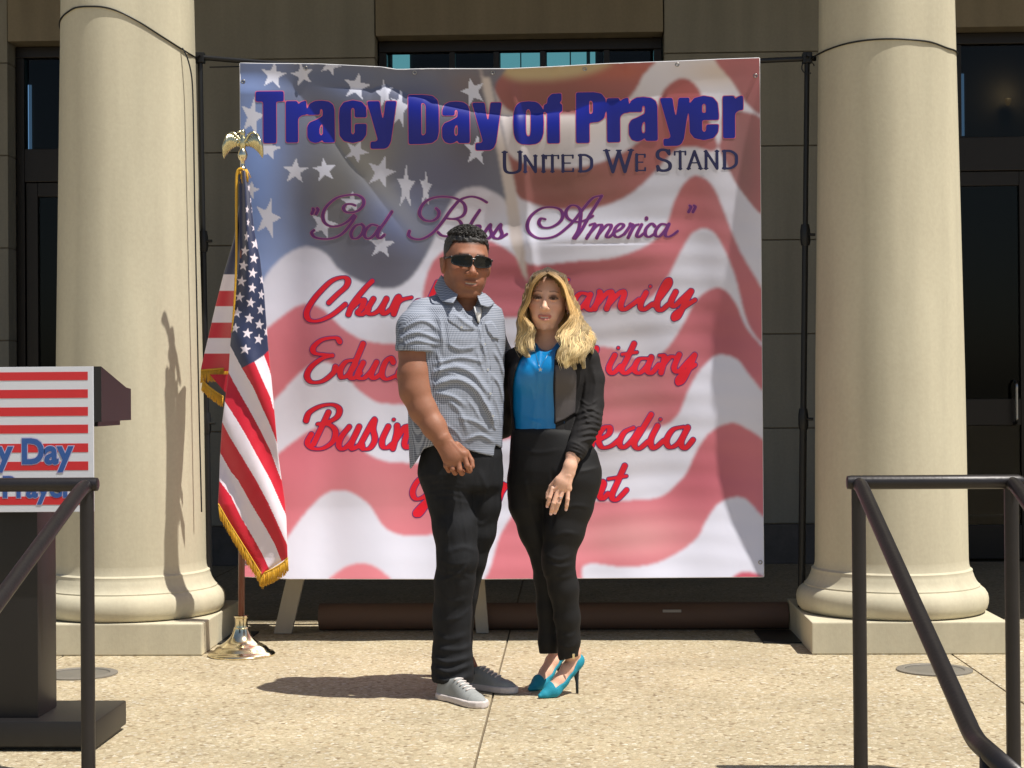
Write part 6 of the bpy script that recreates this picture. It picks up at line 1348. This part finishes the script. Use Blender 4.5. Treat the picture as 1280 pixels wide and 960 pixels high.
# shoes
M['teal'] = mat('teal_suede', srgb(16, 134, 158), .75, noise=(40, .4, srgb(30, 150, 172)), bump=(500, .0004)); M['lining'] = mat('dark_shoe_lining', (.02, .03, .04), .7)
for q in feet:
    CH = chain([q.w(-.04, .010)] + [q.w(f, z) for f, z, r in PTS] + [q.w(1.0, .128)], [.008, .0175, .0315, .0305, .0310, .0300, .0270])
    def pump(p):
        d = umin(CH, p, .012) - .001; f = q.f(p); z = p[..., 2]; cut = np.interp(f, [-.2, .22, .27, .5, .75, .92, 1.1], [.10, .10, .038, .056, .094, .145, .172]); d = smax(d, (z - cut) * .8, .003)
        under = np.interp(f, [-.2, .30, .5, .75, .95, 1.2], [.002, .002, .022, .058, .088, .098]); return smax(d, (under - z) * .85, .003)
    lo = np.minimum(q.T, q.w(1, 0)) - .06; hi = np.maximum(q.T, q.w(1, 0)) + .06; lo[2] = -.004; hi[2] = .19
    sh_ = body_mesh('high_heel', pump, lo, hi, .0025, M['teal'], wom)
    hl = MB().tube([Vector(q.w(.93, .100)), Vector(q.w(.965, .075)), Vector(q.w(.985, .045)), Vector(q.w(.99, .001))], .006, 12, radii=[.020, .0105, .0062, .0050]); child(hl.build('heel', M['lining'], None, smooth=True), wom)
    body_mesh('lining', lambda p: np.maximum(pump(p + np.array((0, 0, .003))) , -(pump(p) + .0005)), lo, hi, .0030, M['lining'], wom) if False else None

# ring, earring, pendant
c = w3(700.5, 622, wd - .012); dr = np.array(w3(698, 629, wd)) - np.array(w3(703, 615, wd)); dr /= np.linalg.norm(dr); t1_ = Vector(dr).orthogonal().normalized(); t2_ = Vector(dr).cross(t1_)
child(MB().tube([Vector(c) + (t1_ * math.cos(a) + t2_ * math.sin(a)) * .0092 for a in np.linspace(0, 2 * math.pi, 17)], .0013, 6, cap=False).build('ring', M['brass'], None, smooth=True), wom)
M['crystal'] = mat('clear_crystal', (.85, .87, .9), .05, 1)
child(MB().lathe([(0, -.004), (.0045, 0), (.003, .0025), (0, .003)], 8, Vector(c) + Vector((.001, -.0105, 0)), cap=False).build('ring_stone', M['crystal'], None), wom)
for sg in (-1, 1):
    e = Vector(hw.w((sg * .085, .002, -.038))); child(MB().lathe([(0, -.006), (.0055, -.002), (.005, .003), (0, .006)], 10, e, cap=False).build('earring', M['crystal'], None), wom)
def on_surface(fn, px, py, Y0, n=260):
    t = Y0 - .26
    for _ in range(n):
        if fn(Bp(px, py, t)[None])[0] < .0008: break
        t += .0015
    return Bp(px, py, t)
nk = [on_surface(lambda p: np.minimum(wb(p), blouse(p)), x, y, YW) + np.array((0, -.0015, 0)) for x, y in ((668, 426), (669, 436), (671, 447), (674, 457), (675.5, 460), (678, 455), (684, 444), (690, 433), (693, 426))]
child(MB().tube([Vector(q) for q in smooth_pts(nk, 4)], .0005, 4).build('necklace', M['steel'], None, smooth=True), wom)
c = Vector(nk[4]) + Vector((0, -.003, -.006)); st_ = [(c.x + (.010 if k % 2 == 0 else .004) * math.sin(k * math.pi / 5), c.y, c.z + (.010 if k % 2 == 0 else .004) * math.cos(k * math.pi / 5)) for k in range(10)]
child(MB().prism(st_, (0, -.002, 0)).build('pendant', M['crystal'], None), wom)

# hair: a soft inner mass and several hundred fine locks
GL = [[(684.5, 341.5, -.094), (677, 346, -.112), (668.5, 354, -.112), (664, 364, -.102), (661.5, 376, -.098), (656, 386, -.092), (652, 394, -.085), (659, 403, -.08), (666, 412, -.085), (661, 424, -.085), (666, 436, -.105), (669, 443, -.11)],
      [(682, 340, -.065), (673, 344, -.08), (665, 354, -.08), (661, 368, -.07), (657, 382, -.07), (652, 393, -.06), (652, 404, -.06), (656, 414, -.065), (650, 427, -.06), (654, 440, -.085), (661, 447, -.09)],
      [(681, 338.5, -.02), (671, 343, -.03), (663, 354, -.02), (659, 370, -.02), (655, 386, -.015), (651, 402, -.01), (653, 416, -.02), (650, 430, -.03), (655, 443, -.06)],
      [(682, 337.5, .04), (672, 343, .05), (664, 358, .065), (661, 380, .065), (658, 405, .06), (656, 428, .045), (658, 440, .03)]]
GR = [[(683.5, 341.5, -.094), (692, 346, -.114), (701, 354, -.114), (706, 364, -.102), (709, 376, -.098), (712, 387, -.094), (714, 397, -.088), (705, 409, -.09), (698, 421, -.105), (705, 433, -.128), (698, 445, -.135), (706, 456, -.135), (715, 467, -.128)],
      [(686, 340, -.065), (696, 344, -.08), (705, 354, -.08), (710, 369, -.075), (716, 384, -.072), (720, 398, -.07), (716, 411, -.085), (710, 424, -.118), (717, 437, -.132), (711, 449, -.135), (719, 460, -.125)],
      [(687, 338.5, -.02), (699, 343, -.03), (708, 355, -.025), (713.5, 371, -.03), (720, 386, -.04), (725, 400, -.05), (729, 412, -.07), (722, 424, -.10), (730, 436, -.108), (723, 449, -.115), (730, 459, -.105)],
      [(686, 337.5, .04), (699, 343, .05), (709, 358, .06), (714, 380, .05), (721, 399, .02), (731, 412, -.03), (741, 421, -.05), (735, 432, -.06), (740, 440, -.06)]]
def resamp(g, n=26):
    q = smooth_pts([(x, y, d * sW) for x, y, d in g], 6); L_ = np.concatenate([[0], np.cumsum(np.linalg.norm(np.diff(q, axis=0), axis=1))]); t = np.linspace(0, L_[-1], n); return np.stack([np.interp(t, L_, q[:, k]) for k in range(3)], 1)
hv = U(); hv.add(lambda p: hw.sc * Ell((0, -.024, .036), (.0805, .098, .089))(hw.loc(p)), 0)
def hairvol(p):
    q = hw.loc(p); x, y, z = q[..., 0], q[..., 1], q[..., 2]; d = hv(p)
    d = smax(d, -Ell((0, .088, -.018), (.067, .090, .099))(q) * hw.sc, .006)
    d = smin(d, Ell(w3(685, 403, .065), (.080, .035, .12))(p), .03)
    for gr_s in (HVL, HVR): d = smin(d, umin(gr_s, p, .015), .02)
    px, py = proj(p)
    return d - .0045 * wob(p, 120, 71, 6) - .0016 * np.sin(px * 1.7 + py * .25 + 2 * np.sin(py * .13))
def w3a(q): return w3(q[0], q[1], q[2] / sW)
HVL, HVR = [], []
for g in GL[1:]: q = resamp(g, 9); HVL += chain([w3a(a) + np.array((0, .012, 0)) for a in q], [rw(r) for r in (3, 3.5, 4, 4.5, 5, 5.5, 5.5, 5, 2.5)])
for g in GR[1:]: q = resamp(g, 9); HVR += chain([w3a(a) + np.array((0, .012, 0)) for a in q], [rw(r) for r in (3, 3.5, 4, 4.5, 5.5, 6.5, 6.5, 5, 2.5)])
M['hair_w'] = mat('blonde_hair', rough=.58, attr='Col', bump=(260, .0004, 3), spec=.3)
N, L, b = nodes(M['hair_w']); b.inputs['Sheen Weight'].default_value = .2
def hair_tone(py, n): 
    t = sst(py, 333, 364)[:, None]; c = srgb(92, 66, 42) * (1 - t) + srgb(214, 172, 106) * t; t2 = sst(py, 372, 440)[:, None]; c = c * (1 - t2) + srgb(240, 214, 162) * t2; return np.clip(c * (1 + .30 * n[:, None]), 0, 1)
hair = body_mesh('hair', hairvol, (w3(638, 0)[0], YW - .18, w3(0, 476)[2]), (w3(752, 0)[0], YW + .16, w3(0, 330)[2]), .0032, M['hair_w'], wom, lambda V: hair_tone(proj(V)[1], -.8 + wob(V, 200, 8)) * .5)
RV = np.random.RandomState(5); HVv, HVf, HVc = [], [], []
def lock(P3, r, tone):
    n0 = sum(len(v) for v in HVv); k = len(P3); V = []
    T_ = np.gradient(P3, axis=0); T_ /= np.linalg.norm(T_, axis=1)[:, None] + 1e-9; A = np.cross(T_, np.array((0.2, 1, .1))); A /= np.linalg.norm(A, axis=1)[:, None] + 1e-9; B = np.cross(T_, A)
    rr = r * np.interp(np.linspace(0, 1, k), [0, .15, .8, 1], [.7, 1, .85, .12])
    for a in (0, 2.1, 4.2): V.append(P3 + (A * math.cos(a) * 1.7 + B * math.sin(a) * .8) * rr[:, None])
    V = np.stack(V, 1).reshape(-1, 3); HVv.append(V); i = np.arange(k - 1)
    for a in range(3):
        b_ = (a + 1) % 3; HVf.append(np.stack([i * 3 + a, i * 3 + b_, (i + 1) * 3 + b_, (i + 1) * 3 + a], 1) + n0)
    _, py = proj(P3); c = hair_tone(py, np.full(k, tone)); HVc.append(np.repeat(c, 3, 0))
for G_, cnt in ((GL, 1300), (GR, 1900)):
    gg = [resamp(g, 20) for g in G_]
    clumps = [(RV.uniform(0, len(gg) - 1.001), RV.uniform(0, 6.28), RV.uniform(-.65, .6), RV.uniform(.86, 1)) for _ in range(46)]
    for _ in range(cnt):
        u0, ph, tn, ln = clumps[RV.randint(len(clumps))]; u = np.clip(u0 + RV.normal() * .10, 0, len(gg) - 1.001); i = int(u); q = gg[i] * (1 - u % 1) + gg[i + 1] * (u % 1); t = np.linspace(0, 1, 20)
        n_ = max(8, int(20 * ln)); amp = (3.6 if G_ is GR else 2.6) * sst(t, .3, .8); q = q.copy(); q[:, 0] += amp * np.sin(ph + t * 13.5) + RV.normal() * 1.5 * sst(t, .1, .9); q[:, 1] += RV.normal() * .8 * sst(t, .05, .5); q[:, 2] += -3.2 + amp * 1.3 * np.cos(ph + t * 13.5) + RV.normal() * 1.2
        if RV.rand() < .09: q[:, 0] += RV.normal() * 4 * t ** 2; q[:, 1] += RV.normal() * 2.5 * t ** 2
        P3 = np.stack([w3(a[0], a[1], a[2] / sW) for a in q[:n_]]); lock(P3, RV.uniform(.0006, .0013), tn * 1.3 + RV.uniform(-.35, .35))
me = fast_mesh('locks', np.concatenate(HVv), np.concatenate(HVf)); set_col(me, np.concatenate(HVc))
o = child(link('locks', me, M['hair_w'], None, True), wom)
